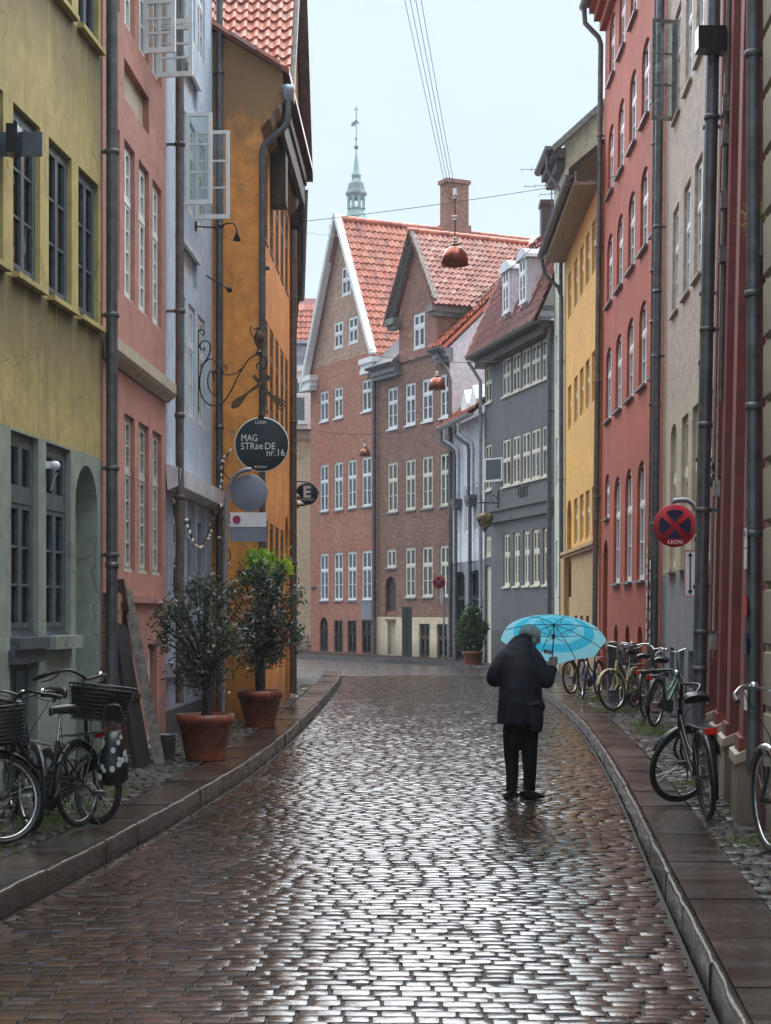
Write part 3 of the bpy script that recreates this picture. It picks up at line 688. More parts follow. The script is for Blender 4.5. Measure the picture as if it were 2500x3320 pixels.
open_leaf(H2, 2.24, 7.86, 8.45, .36, R(-97), M['white_paint'], 3, 2); open_leaf(H2, 3.08, 7.86, 8.45, .42, R(-95), M['white_paint'], 3, 2)
open_leaf(H2, 2.24, 8.47, 9.4, .36, R(-97), M['white_paint'], 2, 2); open_leaf(H2, 3.08, 8.47, 9.4, .42, R(-95), M['white_paint'], 2, 2)
room_dark_sheet(H2, L2, 11.4); MB().box(-.02,-.35,11.5,L2,6.2,11.65).build('roof', M['tile_wine'], H2)
pipe(H2, L2+.05, .55, 11.4, .052, 'zinc_brown', -.16, (3.02, 5.25, 7.25, 9.2), (4.0,))
# blue house
H3, L3 = house('blue_house', 'pale blue plastered house with white windows and a restaurant bracket', (-2.63,20.3), (-2.49,24.38))
bc = [(.98,1.57),(1.81,2.40),(2.67,3.32)]
q1 = [op(a,b,4.18,5.68) for a,b in bc]; q2 = [op(a,b,6.87,8.08) for a,b in bc]; q3 = [op(a,b,9.2,10.4) for a,b in bc]; q0 = [op(a,b,1.25,2.85) for a,b in ((.55,1.15),(1.45,2.05),(2.35,2.95))]
pA = op(1.2,2.6,8.35,8.68); pB = op(.74,2.56,5.95,6.32)
b = MB(); wall_front(b, 0, L3, 0, 11.8, q1+q2+q3+q0+[pA,pB], .12, lambda s,z: (3 if z < .45 else (1 if z < 3.2 else 0)), zs=(.45,3.2)); shell(b, L3, 11.8, 6)
for p in (pA,pB): b.quad((p[0],.05,p[2]),(p[1],.05,p[2]),(p[1],.05,p[3]),(p[0],.05,p[3]), 2)
b.build('wall', [M['blue_render'], M['grey_blue_render'], M['white_render'], M['dark_plinth']], H3)
for o in q1+q2+q3: window(H3, o, .03, M['white_paint'], (1,2), .36, bar=.05)
for o in q0: window(H3, o, .06, M['pale_blue_paint'], (1,2), .3, bar=.07)
for o in (pA,pB): MB().box(o[0]-.03,-.05,o[3],o[1]+.05,.02,o[3]+.05).build('drip_mould', M['white_render'], H3)
c = MB(); c.add([(0,-.02,3.10),(0,-.17,3.16),(0,-.19,3.36),(0,0,3.42),(L3+.06,-.02,3.10),(L3+.06,-.17,3.16),(L3+.06,-.19,3.36),(L3+.06,0,3.42)], [(0,1,5,4),(1,2,6,5),(2,3,7,6),(3,2,1,0),(4,5,6,7)]); c.build('cornice', M['white_render'], H3)
c = MB(); 
c.box(0,-.07,.86,L3-.1,.0,1.02); c.build('string_course', M['grey_blue_render'], H3)
for s in (1.3,2.2,3.1): MB().box(s-.06,-.05,1.02,s+.06,.0,3.08).build('pilaster', M['pale_blue_paint'], H3)
open_leaf(H3, 1.60, 6.9, 8.08, .34, R(-92), M['white_paint'], 3); open_leaf(H3, 2.42, 6.9, 8.08, .46, R(-92), M['white_paint'], 3)
room_dark_sheet(H3, L3, 11.7); MB().box(-.02,-.35,11.8,L3,6.2,11.95).build('roof', M['tile_wine'], H3)
pipe(H3, L3+.04, .3, 11.8, .05, 'zinc', -.10, (3.0, 5.1, 9.4), (4.3, 7.2))
# orange house: flank towards the camera
H4, L4 = house('orange_house', 'ochre orange house whose weathered flank wall faces the street', (-1.8,24.42), (-1.69,30.0))
oc = [(.55,1.2),(1.55,2.2),(2.55,3.2),(3.55,4.2),(4.5,5.15)]
r2 = [op(a,b,7.15,8.45) for a,b in oc]; r1 = [op(a,b,4.65,6.0) for a,b in oc]; r0 = [op(a,b,.9,3.0) for a,b in oc[:4]]+[op(4.45,5.25,0,3.3,.4)]
b = MB(); wall_front(b, 0, L4, 0, 9.25, r2+r1+r0, .12, lambda s,z: 0)
b.poly([(0,0,0),(0,3.2,0),(0,3.2,11.5),(0,0.02,9.62),(0,-.32,9.42),(0,-.34,9.0),(0,-.2,8.86),(0,-.12,8.74),(0,0,8.6)])
b.quad((0,0,9.25),(L4,0,9.25),(L4,6,9.25),(0,6,9.25)); b.quad((L4,0,0),(L4,6,0),(L4,6,9.25),(L4,0,9.25))
b.build('wall', M['orange_render'], H4)
for o in r2+r1+r0[:4]: window(H4, o, .016, M['brown_wood'], (1,2), .36, bar=.05)
MB().box(4.45,.12,0,5.25,.16,3.3).build('door', M['brown_wood'], H4)
room_dark_sheet(H4, L4, 9.2)
# moulded timber eave and main roof
e = MB(); e.add([(0.02,.0,8.62),(.02,-.13,8.75),(.02,-.16,8.87),(.02,-.24,9.0),(.02,-.26,9.30),(.02,0,9.3)]+[(L4,.0,8.62),(L4,-.13,8.75),(L4,-.16,8.87),(L4,-.24,9.0),(L4,-.26,9.30),(L4,0,9.3)], [(i,i+1,i+7,i+6) for i in range(5)]+[(0,1,2,3,4,5)]); e.build('eave', M['brown_wood'], H4)
rf = MB(); rf.add([(-.06,-.42,9.36),(-.06,3.2,11.55),(L4,3.2,11.55),(L4,-.42,9.36),(-.06,-.42,9.44),(-.06,3.2,11.63),(L4,3.2,11.63),(L4,-.42,9.44)], [(0,1,2,3),(4,5,6,7),(0,1,5,4),(0,3,7,4),(1,2,6,5),(2,3,7,6)])
RF4 = rf.build('roof', M['tile_wine'], H4)
vt = MB()
for k in range(9): y = -.3+k*.36; vt.add([(-.12,y,9.40+.6*(y+.42)),(.03,y,9.40+.6*(y+.42)),(.03,y+.38,9.42+.6*(y+.8)),(-.12,y+.38,9.42+.6*(y+.8)),(-.12,y,9.46+.6*(y+.42)),(.03,y,9.46+.6*(y+.42)),(.03,y+.38,9.47+.6*(y+.8)),(-.12,y+.38,9.47+.6*(y+.8))], [(0,1,5,4),(0,4,7,3),(4,5,6,7),(0,3,2,1)])
vt.build('verge_tiles', M['tile_salmon'], RF4)
# the frontispiece roof: slope towards the camera, verge over the street
tile_roof(H4, (.85,3.87,9.30), (0,-1,0), (.5,0,.866), 4.2, 4.6, M['tile_salmon'], .175, .205, None, 300, lambda x,y: y+abs(4.0-x)*.9)
fb = MB(); fb.add([(.85,-.26,9.30),(3.15,-.26,13.28),(3.15,4,13.28),(.85,4,9.30)], [(0,1,2,3)]); fb.quad((3.15,-.26,13.28),(5.45,-.26,9.3),(5.45,4,9.3),(3.15,4,13.28)); fb.build('gable_roof', M['tile_wine'], H4)
vb = MB(); vb.bar((.86,-.34,9.22),(3.16,-.34,13.2),.10,.16,up=(0,1,0)); vb.bar((3.16,-.34,13.2),(5.45,-.34,9.22),.10,.16,up=(0,1,0)); vb.build('bargeboard', M['zinc_brown'], H4)
MB().poly([(.95,-.22,9.3),(3.15,-.22,13.2),(5.4,-.22,9.3)]).build('gable_wall', M['orange_render'], H4)
cw = MB(); cw.box(.9,-.28,8.75,5.3,-.2,9.28); cw.box(.9,-.32,9.1,5.3,-.28,9.28); cw.box(1.6,-.24,7.9,2.0,.0,8.7); cw.build('timber_cornice', M['dark_wood'], H4)
pipe(H4, .05, .2, 8.7, .045, 'zinc', -.07, (2.2,5.0,6.6), (4.0,), pts=[(-.02,-.03,.2),(-.02,-.03,8.28),(-.02,-.05,8.36),(-.03,-.36,8.62),(-.03,-.40,8.72),(-.03,-.40,9.1)])
MB().lathe([(.0,8.98),(.05,9.0),(.09,9.12),(.1,9.2),(.085,9.2)], (-.03,-.40,0), 14).build('rainwater_head', M['zinc_light'], H4)
# dark house beyond
H5, L5 = house('timber_eaved_house', 'dark reddish house with deep timber eaves beyond the orange house', (-1.69,30.03), (-2.25,40.5))
t1 = [op(a,a+.75,z,z+1.4) for a in (1.0,2.4,3.8,5.2,6.6,8.0) for z in (1.3,4.2,6.9)]
b = MB(); wall_front(b, 0, L5, 0, 9.3, t1, .12, lambda s,z: 0); shell(b, L5, 9.3, 6); b.build('wall', M['oxblood'], H5)
for o in t1: window(H5, o, .05, M['white_paint'], (1,1), .36, bar=.06)
room_dark_sheet(H5, L5, 9.2)
e = MB(); e.box(-.02,-.12,8.5,L5,.0,8.72); e.box(-.02,-.17,8.72,L5,.0,9.0); e.box(-.02,-.2,9.0,L5,.0,9.12)
for k in range(7): e.box(.5+k*1.4,-.15,8.15,.64+k*1.4,.0,8.5)
e.build('eave', M['dark_wood'], H5)
rf = MB(); rf.add([(-.05,-.22,9.12),(L5,-.22,9.12),(L5,4,12.6),(-.05,4,12.6),(-.05,-.22,9.22),(L5,-.22,9.22),(L5,4,12.7),(-.05,4,12.7)], [(0,1,2,3),(4,5,6,7),(0,3,7,4),(0,1,5,4)]); rf.build('roof', M['tile_wine'], H5)
gutter(H5, (-.05,-.25,9.1), (L5,-.25,9.1), .06)
dm = MB(); dm.box(1.6,-.2,8.0,2.6,.0,9.6); dm.add([(1.5,-.28,9.6),(2.7,-.28,9.6),(2.1,-.28,10.2),(1.5,1,9.6),(2.7,1,9.6),(2.1,1,10.2)], [(0,1,2),(0,2,5,3),(1,4,5,2),(0,3,4,1)]); dm.build('oriel', M['dark_wood'], H5)
pipe(H5, .0, .2, 8.4, .07, 'zinc_brown', -.05, (2.5,5,7.2))
# beige house round the corner, with slate mansard, and the red roof above it
H6, L6 = house('beige_corner_house', 'pale beige house with slate mansard roof and white dormer window at the bend', (-7.5,70.2), (-2.2,70.2))
b = MB(); wall_front(b, 0, L6, 0, 9.1, [], .1, lambda s,z: 0); shell(b, L6, 9.1, 6); b.build('wall', M['beige_render'], H6)
MB().box(-.1,-.16,8.75,L6+.1,.0,9.1).build('cornice', M['stone_beige'], H6)
mr = MB(); mr.add([(-.2,-.1,9.1),(L6+.2,-.1,9.1),(L6+.0,1.0,12.9),(-.0,1.0,12.9),(L6,5,13.6),(0,5,13.6)], [(0,1,2,3),(3,2,4,5)]); RM = mr.build('mansard_roof', M['lead'], H6)
k0 = MB().box(0,0,0,.36,.012,.24).mesh('slate', M['slate'])
for j in range(17):
    for i in range(15):
        x = 2.1+i*.37-(.18 if j%2 else 0)
        if x > L6-.1: continue
        f = j*.22; link('slate', k0, RM, (x+random.gauss(0,.004), -.14+1.1*f/3.95, 9.12+f*.965), (-R(16.2)+random.gauss(0,.008),0,0))
MB().bar((L6-2.0,.95,12.95),(L6+.1,.95,12.95),.14,.14).build('ridge_flashing', M['zinc_light'], H6)
dw = MB(); dw.box(3.15,-.5,9.15,4.45,.6,11.5); dw.add([(3.05,-.6,11.5),(4.55,-.6,11.5),(4.4,-.6,11.75),(3.2,-.6,11.75),(3.05,.8,11.5),(4.55,.8,11.5),(4.4,.8,11.75),(3.2,.8,11.75)], [(0,1,2,3),(3,2,6,7),(1,5,6,2),(0,3,7,4),(0,4,5,1)])
DM = dw.build('dormer', M['white_paint'], H6)
window(H6, op(3.3,4.3,9.35,11.3), -.56, M['white_paint'], (1,1), .4, bar=.07)
MB().quad((3.35,-.505,9.4),(4.25,-.505,9.4),(4.25,-.505,11.25),(3.35,-.505,11.25)).build('dormer_dark_sheet', M['room_dark_sheet'], H6)  # dark sheet on the solid dormer front, standing in for its shaded inside
H7, L7 = house('red_roofed_house', 'house with bright red tiled roof behind the slate mansard', (-8.5,79), (-1.5,79))
b = MB(); wall_front(b, 0, L7, 0, 13, [], .1, lambda s,z: 0); shell(b, L7, 13, 5); b.build('wall', M['beige_render'], H7)
tile_roof(H7, (0,-.3,13), (1,0,0), (0,.45,.89), L7, 3.8, M['tile_orange'], .22, .32, lambda x,y: x > 3.6, 300)
MB().quad((0,-.28,12.98),(L7,-.28,12.98),(L7,1.5,16.5),(0,1.5,16.5)).build('roof', M['tile_wine'], H7)
# ------------------------------------------------------------------ far end and right side, far to near
# A: red brick house with steep gable
HA, LA = house('gabled_brick_house', 'red brick house with steep gable, white bargeboards and orange tiled roof', (-2.95,66.8), (-.31,61.6))
ac = [(.88,1.66),(2.17,2.95),(3.36,4.13),(4.58,5.40)]
a1 = [op(*ac[i],9.0,10.17) for i in (0,1,3)]; a2 = [op(a,b,5.5,7.32) for a,b in ac]; a3 = [op(a,b,2.06,3.88) for a,b in ac]
a0 = [op(.86,1.62,.1,1.42,.38)]+[op(a,b,.1,1.3) for a,b in ac[1:]]; ag = [op(2.84,3.66,13.55,14.65), op(2.16,2.98,11.65,12.66), op(3.44,4.26,11.65,12.66)]
slope_l = (16.35-10.75)/2.88; slope_r = (16.35-10.75)/(LA-2.88)
cl = [(-slope_l,1,10.75), (slope_r,1,10.75+slope_r*LA)]
b = MB(); wall_front(b, 0, LA, 0, 16.4, a0+a1+a2+a3+ag, .10, lambda s,z: 1 if z > 11.15 else 0, cl, (11.15,)); shell(b, LA, 10.7, 10); b.build('wall', [M['brick_red'], M['brick_tan']], HA)
for o in a1+a2+a3: window(HA, o, .03, M['white_paint'], (1,2) if o not in a1 else (1,1), .36, bar=.05, curtain=.22 if o in a2 else .12)
for o in ag: window(HA, o, .02, M['white_paint'], (1,1), .45, bar=.06)
for o in a0: window(HA, o, .06, M['black_paint'], (1,1), .4, bar=.05)
for o in a1+a2+a3: sill(HA, o[0], o[1], o[2], M['white_paint'] if o in a1 else M['grey_base'], .05, .05, .02)
MB().box(4.6,-.03,1.35,5.45,0,2.0).build('board', M['grey_base'], HA)
s_ = MB().box(.12,-.03,2.5,.52,.0,2.62).build('street_nameplate', M['sign_blue'], HA)
room_dark_sheet(HA, LA, 10.5, .7)
for (xa,za),(xb,zb) in (((-.28,10.35),(2.88,16.62)),((2.88,16.62),(LA+.1,11.0))):
    v = MB(); v.bar((xa,-.22,za),(xb,-.22,zb),.14,.26,up=(0,1,0)); v.bar((xa,-.30,za+.1),(xb,-.30,zb+.1),.10,.12,up=(0,1,0)); v.build('bargeboard', M['white_paint'], HA)
for x in (-.35, LA-.75):
    v = MB(); v.box(x,-.3,10.45,x+1.0,.0,10.66); v.box(x-.06,-.36,10.66,x+1.06,.0,10.86); v.box(x-.02,-.33,10.30,x+.95,.0,10.45); v.build('eave_return', M['white_paint'], HA)
RA = MB().add([(2.88,-.2,16.42),(LA+.25,-.2,10.45),(LA+.25,10,10.45),(2.88,10,16.42),(-.3,-.2,10.3),(-.3,10,10.3)], [(0,1,2,3),(0,3,5,4)]).build('roof', M['tile_wine'], HA)
dx = LA+.25-2.88; tile_roof(RA, (LA+.25,-.22,10.47), (0,1,0), (-dx,0,5.97), 10, math.hypot(dx,5.97), M['tile_orange'], .215, .32, None, 300, lambda x,y: abs(x-1.2)*.8+abs(6.6-y)*.35)
rg = MB()
for k in range(26): rg.tube([(2.88,-.25+k*.39,16.5),(2.88,.16+k*.39,16.52)], .13, 8)
rg.build('ridge_tiles', M['tile_orange'], RA)
ch = MB(); cy0, cy1 = 4.4, 5.35
ch.box(2.55,cy0-.1,15.6,3.2,cy1+.1,16.75); ch.box(2.58,cy0,16.75,3.17,cy1,18.35); ch.box(2.52,cy0-.07,18.35,3.23,cy1+.07,18.5)
CH = ch.build('chimney', M['brick_orange'], RA); MB().box(2.50,cy0+.22,17.75,3.24,cy0+.36,18.12).build('chimney_slot', M['sign_white'], CH)
MB().bar((2.5,6.3,16.9-.8),(2.95,6.3,16.3),.4,.05,up=(0,1,0)).build('flashing', M['zinc_light'], RA)
pipe(HA, LA-.0, .1, 10.3, .075, 'zinc', -.12, (2.3,4.6,7.2,9.4)); gutter(HA, (LA+.3,-.1,10.4), (LA+.3,2.5,10.4), .1)
# B: brown brick house with a gabled frontispiece
HB, LB = house('brown_brick_house', 'dark brown brick house with cream plinth and tiled gabled dormer', (-.31,61.6), (2.21,56.5))
bcx = [(.87,1.67),(2.26,3.05),(3.53,4.33),(4.84,5.58)]
b1 = [op(a,c,8.15,9.62) for a,c in bcx]; b2 = [op(a,c,5.18,6.96) for a,c in bcx]; b3 = [op(.80,1.55,3.2,3.87)]+[op(a,c,2.13,3.87) for a,c in bcx[1:]]
bd = op(.68,1.54,1.45,2.9,.43); bn = op(.85,1.5,.1,1.32); bk = op(2.0,2.78,.02,1.80); bw = [op(3.32,4.1,.06,1.22), op(4.62,5.4,.06,1.22)]
b = MB(); wall_front(b, 0, LB, 0, 10.5, b1+b2+b3+[bd,bn,bk]+bw, .12, lambda s,z: 1 if z < 1.45 else 0, (), (1.45,)); shell(b, LB, 10.5, 9)
gz = 12.1; ga = (3.28,14.5)
b.build('wall', [M['brick_brown'], M['cream_render']], HB)
for o in b1+b2+b3: window(HB, o, .03, M['white_paint'] if o in b1 else M['cream_paint'], (1,2) if o is not b3[0] else (0,1), .36 if o is not b3[0] else 0, bar=.055, curtain=.25 if o in b2+b3 else .1)
for o in b1+b2+b3: sill(HB, o[0], o[1], o[2], M['white_paint'] if o in b1 else M['grey_base'], .05, .05, .02)
for o in bw: window(HB, o, .07, M['dark_wood'], (1,1), .4)
d = MB(); d.box(.68,.12,1.45,1.54,.15,2.9); d.build('door', M['dark_wood'], HB)
st = MB()
for k in range(4): st.box(.70,-.02+.03*k,1.30+.09*k,1.52,.12,1.30+.09*(k+1)-.01)
st.build('brick_steps', M['brick_quoin'], HB); MB().quad((.85,.11,.1),(1.5,.11,.1),(1.5,.11,1.32),(.85,.11,1.32)).build('niche_back', M['stone_beige'], HB)
d = MB(); d.box(2.0,.03,.02,2.78,.08,1.80); d.box(2.03,.0,.1,2.37,.03,1.7); d.box(2.41,.0,.1,2.75,.03,1.7); d.build('door', M['black_paint'], HB)
room_dark_sheet(HB, LB, 10.3, .7)
fw = MB(); fo = op(2.97,3.87,10.7,11.95); wall_front(fw, 1.9, 4.75, 10.4, 14.5, [fo], .1, lambda s,z: 0, [(-(14.5-gz)/(3.28-1.9),1,gz-(14.5-gz)/(3.28-1.9)*1.9), ((14.5-gz)/(4.75-3.28),1,gz+(14.5-gz)/(4.75-3.28)*4.75)], y=-.06)
for s in (1.9,4.75): fw.quad((s,-.06,10.4),(s,3,10.4),(s,3,gz),(s,-.06,gz))
FW = fw.build('dormer_wall', M['brick_orange'], HB); window(HB, fo, -.03, M['white_paint'], (1,1), .38, bar=.07)
for (xa,za),(xb,zb) in (((1.35,11.95),(3.28,14.75)),((3.28,14.75),(5.05,12.1))):
    v = MB(); v.bar((xa,-.30,za),(xb,-.30,zb),.16,.16,up=(0,1,0)); v.bar((xa,-.18,za-.14),(xb,-.18,zb-.14),.22,.12,up=(0,1,0)); v.build('bargeboard', M['grey_wood'], HB)
for s0, s1 in ((1.35,2.1),(4.55,5.05)):
    v = MB(); v.box(s0,-.4,11.75,s1,.0,11.98); v.box(s0+.06,-.3,11.6,s1-.05,.0,11.75); v.build('eave_return', M['grey_wood'], HB)
v = MB(); v.box(4.74,-.1,11.75,5.0,1.9,11.98); v.box(4.74,-.1,11.62,4.88,1.7,11.75); v.build('side_cornice', M['grey_wood'], HB)
RB = MB().add([(3.28,-.42,14.72),(5.12,-.42,11.95),(5.12,1.7,11.95),(3.28,4.4,14.72),(1.3,-.42,11.8),(1.3,1.7,11.8)], [(0,1,2,3),(0,3,5,4)]).build('dormer_roof', M['tile_wine'], HB)
ln_b = math.hypot(1.84,2.77); tile_roof(RB, (5.12,-.42,11.97), (0,1,0), (-1.84,0,2.77), 4.9, ln_b, M['tile_pink'], .20, .25, lambda x,y: x-.42 < 1.65+2.7*y/ln_b, 300)
rg = MB()
for k in range(12): rg.tube([(3.28,-.45+k*.4,14.78),(3.28,-.02+k*.4,14.8)], .11, 8)
rg.build('ridge_tiles', M['tile_orange'], RB)
MB().bar((5.2,1.75,11.95),(3.3,4.45,14.75),.32,.03,up=(.5,-.5,.7)).build('flashing', M['zinc_light'], RB)
mr = MB()
for xa, xb in ((4.82,LB+.12),): mr.add([(xa,-.35,10.35),(xb,-.35,10.35),(xb,4.6,14.9),(xa,4.6,14.9),(xa,-.35,10.47),(xb,-.35,10.47),(xb,4.6,15.02),(xa,4.6,15.02)], [(0,1,2,3),(4,5,6,7),(0,1,5,4),(1,2,6,5),(0,3,7,4)])
mr.add([(1.9,2.0,12.55),(4.82,2.0,12.55),(4.82,4.6,15.0),(1.9,4.6,15.0)], [(0,1,2,3)])
lr = MB(); lr.add([(-.02,-.35,10.36),(1.9,-.35,10.36),(1.9,4.6,14.9),(-.02,4.6,14.9),(-.02,-.35,10.48),(1.9,-.35,10.48),(1.9,4.6,15.02),(-.02,4.6,15.02)], [(0,1,2,3),(4,5,6,7),(0,1,5,4),(1,2,6,5),(0,3,7,4)]); lr.build('lead_roof', M['lead'], HB)
RM2 = mr.build('roof', M['tile_orange'], HB)
for s0, s1 in ((.0,1.95),(4.8,LB+.1)):
    e = MB(); e.box(s0,-.28,10.12,s1,.0,10.3); e.box(s0,-.36,10.3,s1,.0,10.42); e.box(s0,-.18,9.98,s1,.0,10.12); e.build('eave', M['lead'], HB)
gutter(HB, (.0,-.42,10.42), (1.9,-.42,10.42), .09); gutter(HB, (4.85,-.42,10.42), (LB+.1,-.42,10.42), .09)
MB().poly([(LB+.02,0,0),(LB+.02,9,0),(LB+.02,9,11.0),(LB+.02,4.6,14.85),(LB+.02,-.1,10.45)]).build('party_wall', M['white_render'], HB)
tile_roof(RM2, (LB-1.05,-.3,10.52), (1,0,0), (0,4.95,4.55), 1.05, 6.6, M['tile_orange'], .21, .32, None, 300)
pipe(HB, LB+.04, .1, 10.2, .065, 'zinc_brown', -.10, (2.3,5,8), pts=[(LB+.06,-.1,.1),(LB+.06,-.1,9.3),(LB-.02,-.16,9.7),(LB-.35,-.38,10.3)])
# C: low pale house with bent downpipes
HC, LC = house('low_white_house', 'low pale grey house with little white roof dormers and kinked downpipes', (2.21,56.5), (3.04,52))
c1 = [op(.5,1.05,4.12,5.66), op(1.85,2.45,4.12,5.66), op(3.15,3.75,4.12,5.66)]; c0 = [op(.45,1.9,.05,2.95,.2), op(2.6,4.2,.05,2.95,.2)]
b = MB(); wall_front(b, 0, LC, 0, 7.75, c1+c0, .15, lambda s,z: 1 if z < 3.25 else 0, (), (3.25,)); shell(b, LC, 7.75, 6); b.build('wall', [M['white_render'], M['grey_base']], HC)
for o in c1: window(HC, o, .03, M['white_paint'], (1,2), .4, bar=.06, curtain=.2)
for o in c0: window(HC, o, .10, M['black_paint'], (1,2), .3, 3, bar=.05)
room_dark_sheet(HC, LC, 7.6)
RC = MB().add([(-.05,-.4,7.7),(LC+.05,-.4,7.7),(LC+.05,2.6,10.2),(-.05,2.6,10.2)], [(0,1,2,3)]).build('roof', M['tile_wine'], HC); tile_roof(RC, (0,-.42,7.72), (1,0,0), (0,3.0,2.5), LC, 3.9, M['tile_orange'], .21, .32, None, 200)
gutter(HC, (-.1,-.45,7.72), (LC,-.45,7.72), .10, 'zinc_light')
for s in (2.3,3.5):
    d = MB(); d.add([(s-.42,-.12,7.95),(s+.42,-.12,7.95),(s+.42,-.12,8.25),(s,-.12,8.72),(s-.42,-.12,8.25),(s-.42,.4,8.4),(s+.42,.4,8.4),(s,1.0,8.85)], [(0,1,2,3,4),(4,3,7,5),(2,6,7,3),(0,4,5),(1,6,2)]); d.build('dormer', M['white_paint'], HC)
for i, s in enumerate((.35,.95,2.35,2.95)):
    t = .75; pipe(HC, s, 0, 7, .055, 'zinc_light' if i % 2 else 'zinc', pts=[(s,-.45,7.6),(s+.02,-.45,7.25),(s+t*.75,-.14,6.9),(s+t*.8,-.12,6.7),(s+t*.8,-.12,5.3)])
for s in (1.2,3.2):
    v = MB(); v.add([(s-.3,-.26,5.15),(s+.3,-.26,5.15),(s+.2,-.22,4.95),(s-.2,-.22,4.95),(s-.3,.0,5.15),(s+.3,.0,5.15),(s+.2,.0,4.95),(s-.2,.0,4.95),(s-.3,-.26,5.3),(s+.3,-.26,5.3),(s+.3,0,5.3),(s-.3,0,5.3)], [(0,1,2,3),(0,4,7,3),(1,2,6,5),(0,1,9,8),(8,9,10,11),(1,5,10,9),(0,8,11,4)]); v.build('hopper', M['zinc'], HC)
    pipe(HC, s, .05, 5.0, .06, 'zinc', -.14, (1.5,3.2))
# D: charcoal house
HD, LD = house('charcoal_house', 'charcoal grey rendered house with long rows of white windows', (3.04,52), (4.5,45.3))
dc = [(1.94,2.78),(2.97,3.76),(3.95,4.72),(4.80,5.66),(5.80,6.62)]
d1 = [op(a,c,7.95,9.05) for a,c in dc]+[op(.05,.78,7.98,9.1)]; d2 = [op(a,c,5.3,6.69) for a,c in dc]+[op(.05,.78,5.32,6.72)]; d3 = [op(a,c,2.37,3.93) for a,c in [(q+.1,r-.08) for q,r in dc]]
dd = op(.1,.72,0,3.05); df = op(.1,.72,3.3,3.95)
b = MB(); wall_front(b, 0, LD, 0, 9.3, d1+d2+d3+[dd,df], .10, lambda s,z: 1 if z < 1.08 else 0, (), (1.08,)); shell(b, LD, 9.3, 7); b.build('wall', [M['slate_render'], M['dark_plinth']], HD)
for o in d1+d2: window(HD, o, .02, M['cream_paint'], (1,1), .44, bar=.045, curtain=.2 if o in d2 else 0)
for o in d3: window(HD, o, .04, M['cream_paint'], (1,1), .4, bar=.06); sill(HD, o[0], o[1], o[2], M['cream_paint'], .05, .05, .02)
for o in d1+d2: sill(HD, o[0], o[1], o[2], M['cream_paint'], .05, .04, .02)
window(HD, df, .03, M['cream_paint'], (0,1), 0, bar=.08); MB().box(.1,.06,0,.72,.1,3.05).build('door', M['cream_paint'], HD)
room_dark_sheet(HD, LD, 9.2); c = MB(); c.box(.75,-.09,4.30,LD,.0,4.62); c.box(.75,-.15,4.62,LD,.0,4.68); c.build('string_course', M['slate_render'], HD)
text('UDST', .42, 'dark_plinth', HD, (4.05,-.012,5.02), (PI/2,0,0), ext=.01, sx=.95)
open_leaf(HD, 1.96, 5.5, 6.2, .72, R(-150), M['white_paint'], 1)
e = MB(); e.box(-.1,-.3,9.08,LD,.0,9.3); e.box(-.1,-.42,9.3,LD,.0,9.42); e.build('eave', M['dark_wood'], HD); gutter(HD, (-.15,-.5,9.42), (LD,-.5,9.42), .09)
RD = MB().add([(-.2,-.5,9.4),(LD+.1,-.5,9.4),(LD+.1,.75,12.2),(-.2,.75,12.2),(LD+.1,4.5,15.6),(-.2,4.5,15.6)], [(0,1,2,3),(3,2,4,5)]).build('roof', M['tile_wine'], HD)
tile_roof(RD, (-.2,-.5,9.43), (1,0,0), (0,1.25,2.8), LD+.3, 3.06, M['tile_wine'], .21, .31, None, 300)
tile_roof(RD, (-.2,.78,12.22), (1,0,0), (0,3.75,3.4), LD+.3, 5.0, M['tile_wine'], .21, .32, None, 100, name='upper_roof_tile')
MB().box(4.1,1.8,13.3,4.6,2.4,13.75).build('skylight', M['zinc_light'], RD)
for s in (3.55,5.2):
    v = MB(); z0, z1 = 10.05, 11.35
    v.box(s-.42,-.3,z0,s+.42,1.0,z1); n = 10; pts = [(s-.52*math.cos(PI*k/n), z1+.30*math.sin(PI*k/n)) for k in range(n+1)]
    v.add([(x,-.42,z) for x,z in pts]+[(x,1.0,z) for x,z in pts], [(k,k+1,n+2+k,n+1+k) for k in range(n)]+[tuple(range(n+1))], 0)
    v.build('dormer', M['white_render'], HD); window(HD, op(s-.33,s+.33,z0+.1,z1+.05), -.37, M['white_paint'], (1,2), .35, bar=.06)
pipe(HD, LD-.05, .1, 9.2, .065, 'zinc', -.12, (2,4.4,7)); pipe(HD, -.05, .1, 9.2, .06, 'zinc_light', -.12, (2,5), pts=[(-.04,-.12,.1),(-.04,-.12,8.7),(-.1,-.5,9.3)])
# E: mint strip house rising behind
HE, LE = house('mint_house', 'narrow pale mint house squeezed between charcoal and amber houses', (4.5,45.28), (4.55,43.02))
e1 = [op(.35,.85,z,z+1.3) for z in (2.2,4.9,7.6,10.4)]+[op(1.3,1.85,z,z+1.3) for z in (2.2,4.9,7.6,10.4)]
b = MB(); wall_front(b, 0, LE, 0, 13.5, e1, .1, lambda s,z: 0); b.quad((0,0,0),(0,6,0),(0,6,13.5),(0,0,13.5)); b.poly([(LE,0,0),(LE,8,0),(LE,8,15),(LE,4.5,17.6),(LE,0,13.55)], 1)
b.quad((0,0,13.5),(LE,0,13.5),(LE,4.5,17.6),(0,4.5,17.6)); b.build('wall', [M['mint_render'], M['cream_brick_render']], HE)
for o in e1: window(HE, o, .03, M['white_paint'], (1,1), .4, bar=.06)
room_dark_sheet(HE, LE, 13); v = MB(); v.bar((LE+.05,-.35,13.3),(LE+.05,4.6,17.8),.45,.14,up=(0,-.7,.7)); v.build('verge', M['grey_wood'], HE)
v = MB(); v.box(-.05,-.34,13.1,LE+.2,.0,13.35); v.box(-.05,-.22,12.9,LE+.1,.0,13.1); v.build('eave', M['dark_wood'], HE); gutter(HE, (-.1,-.42,13.38), (LE+.25,-.42,13.38), .1)
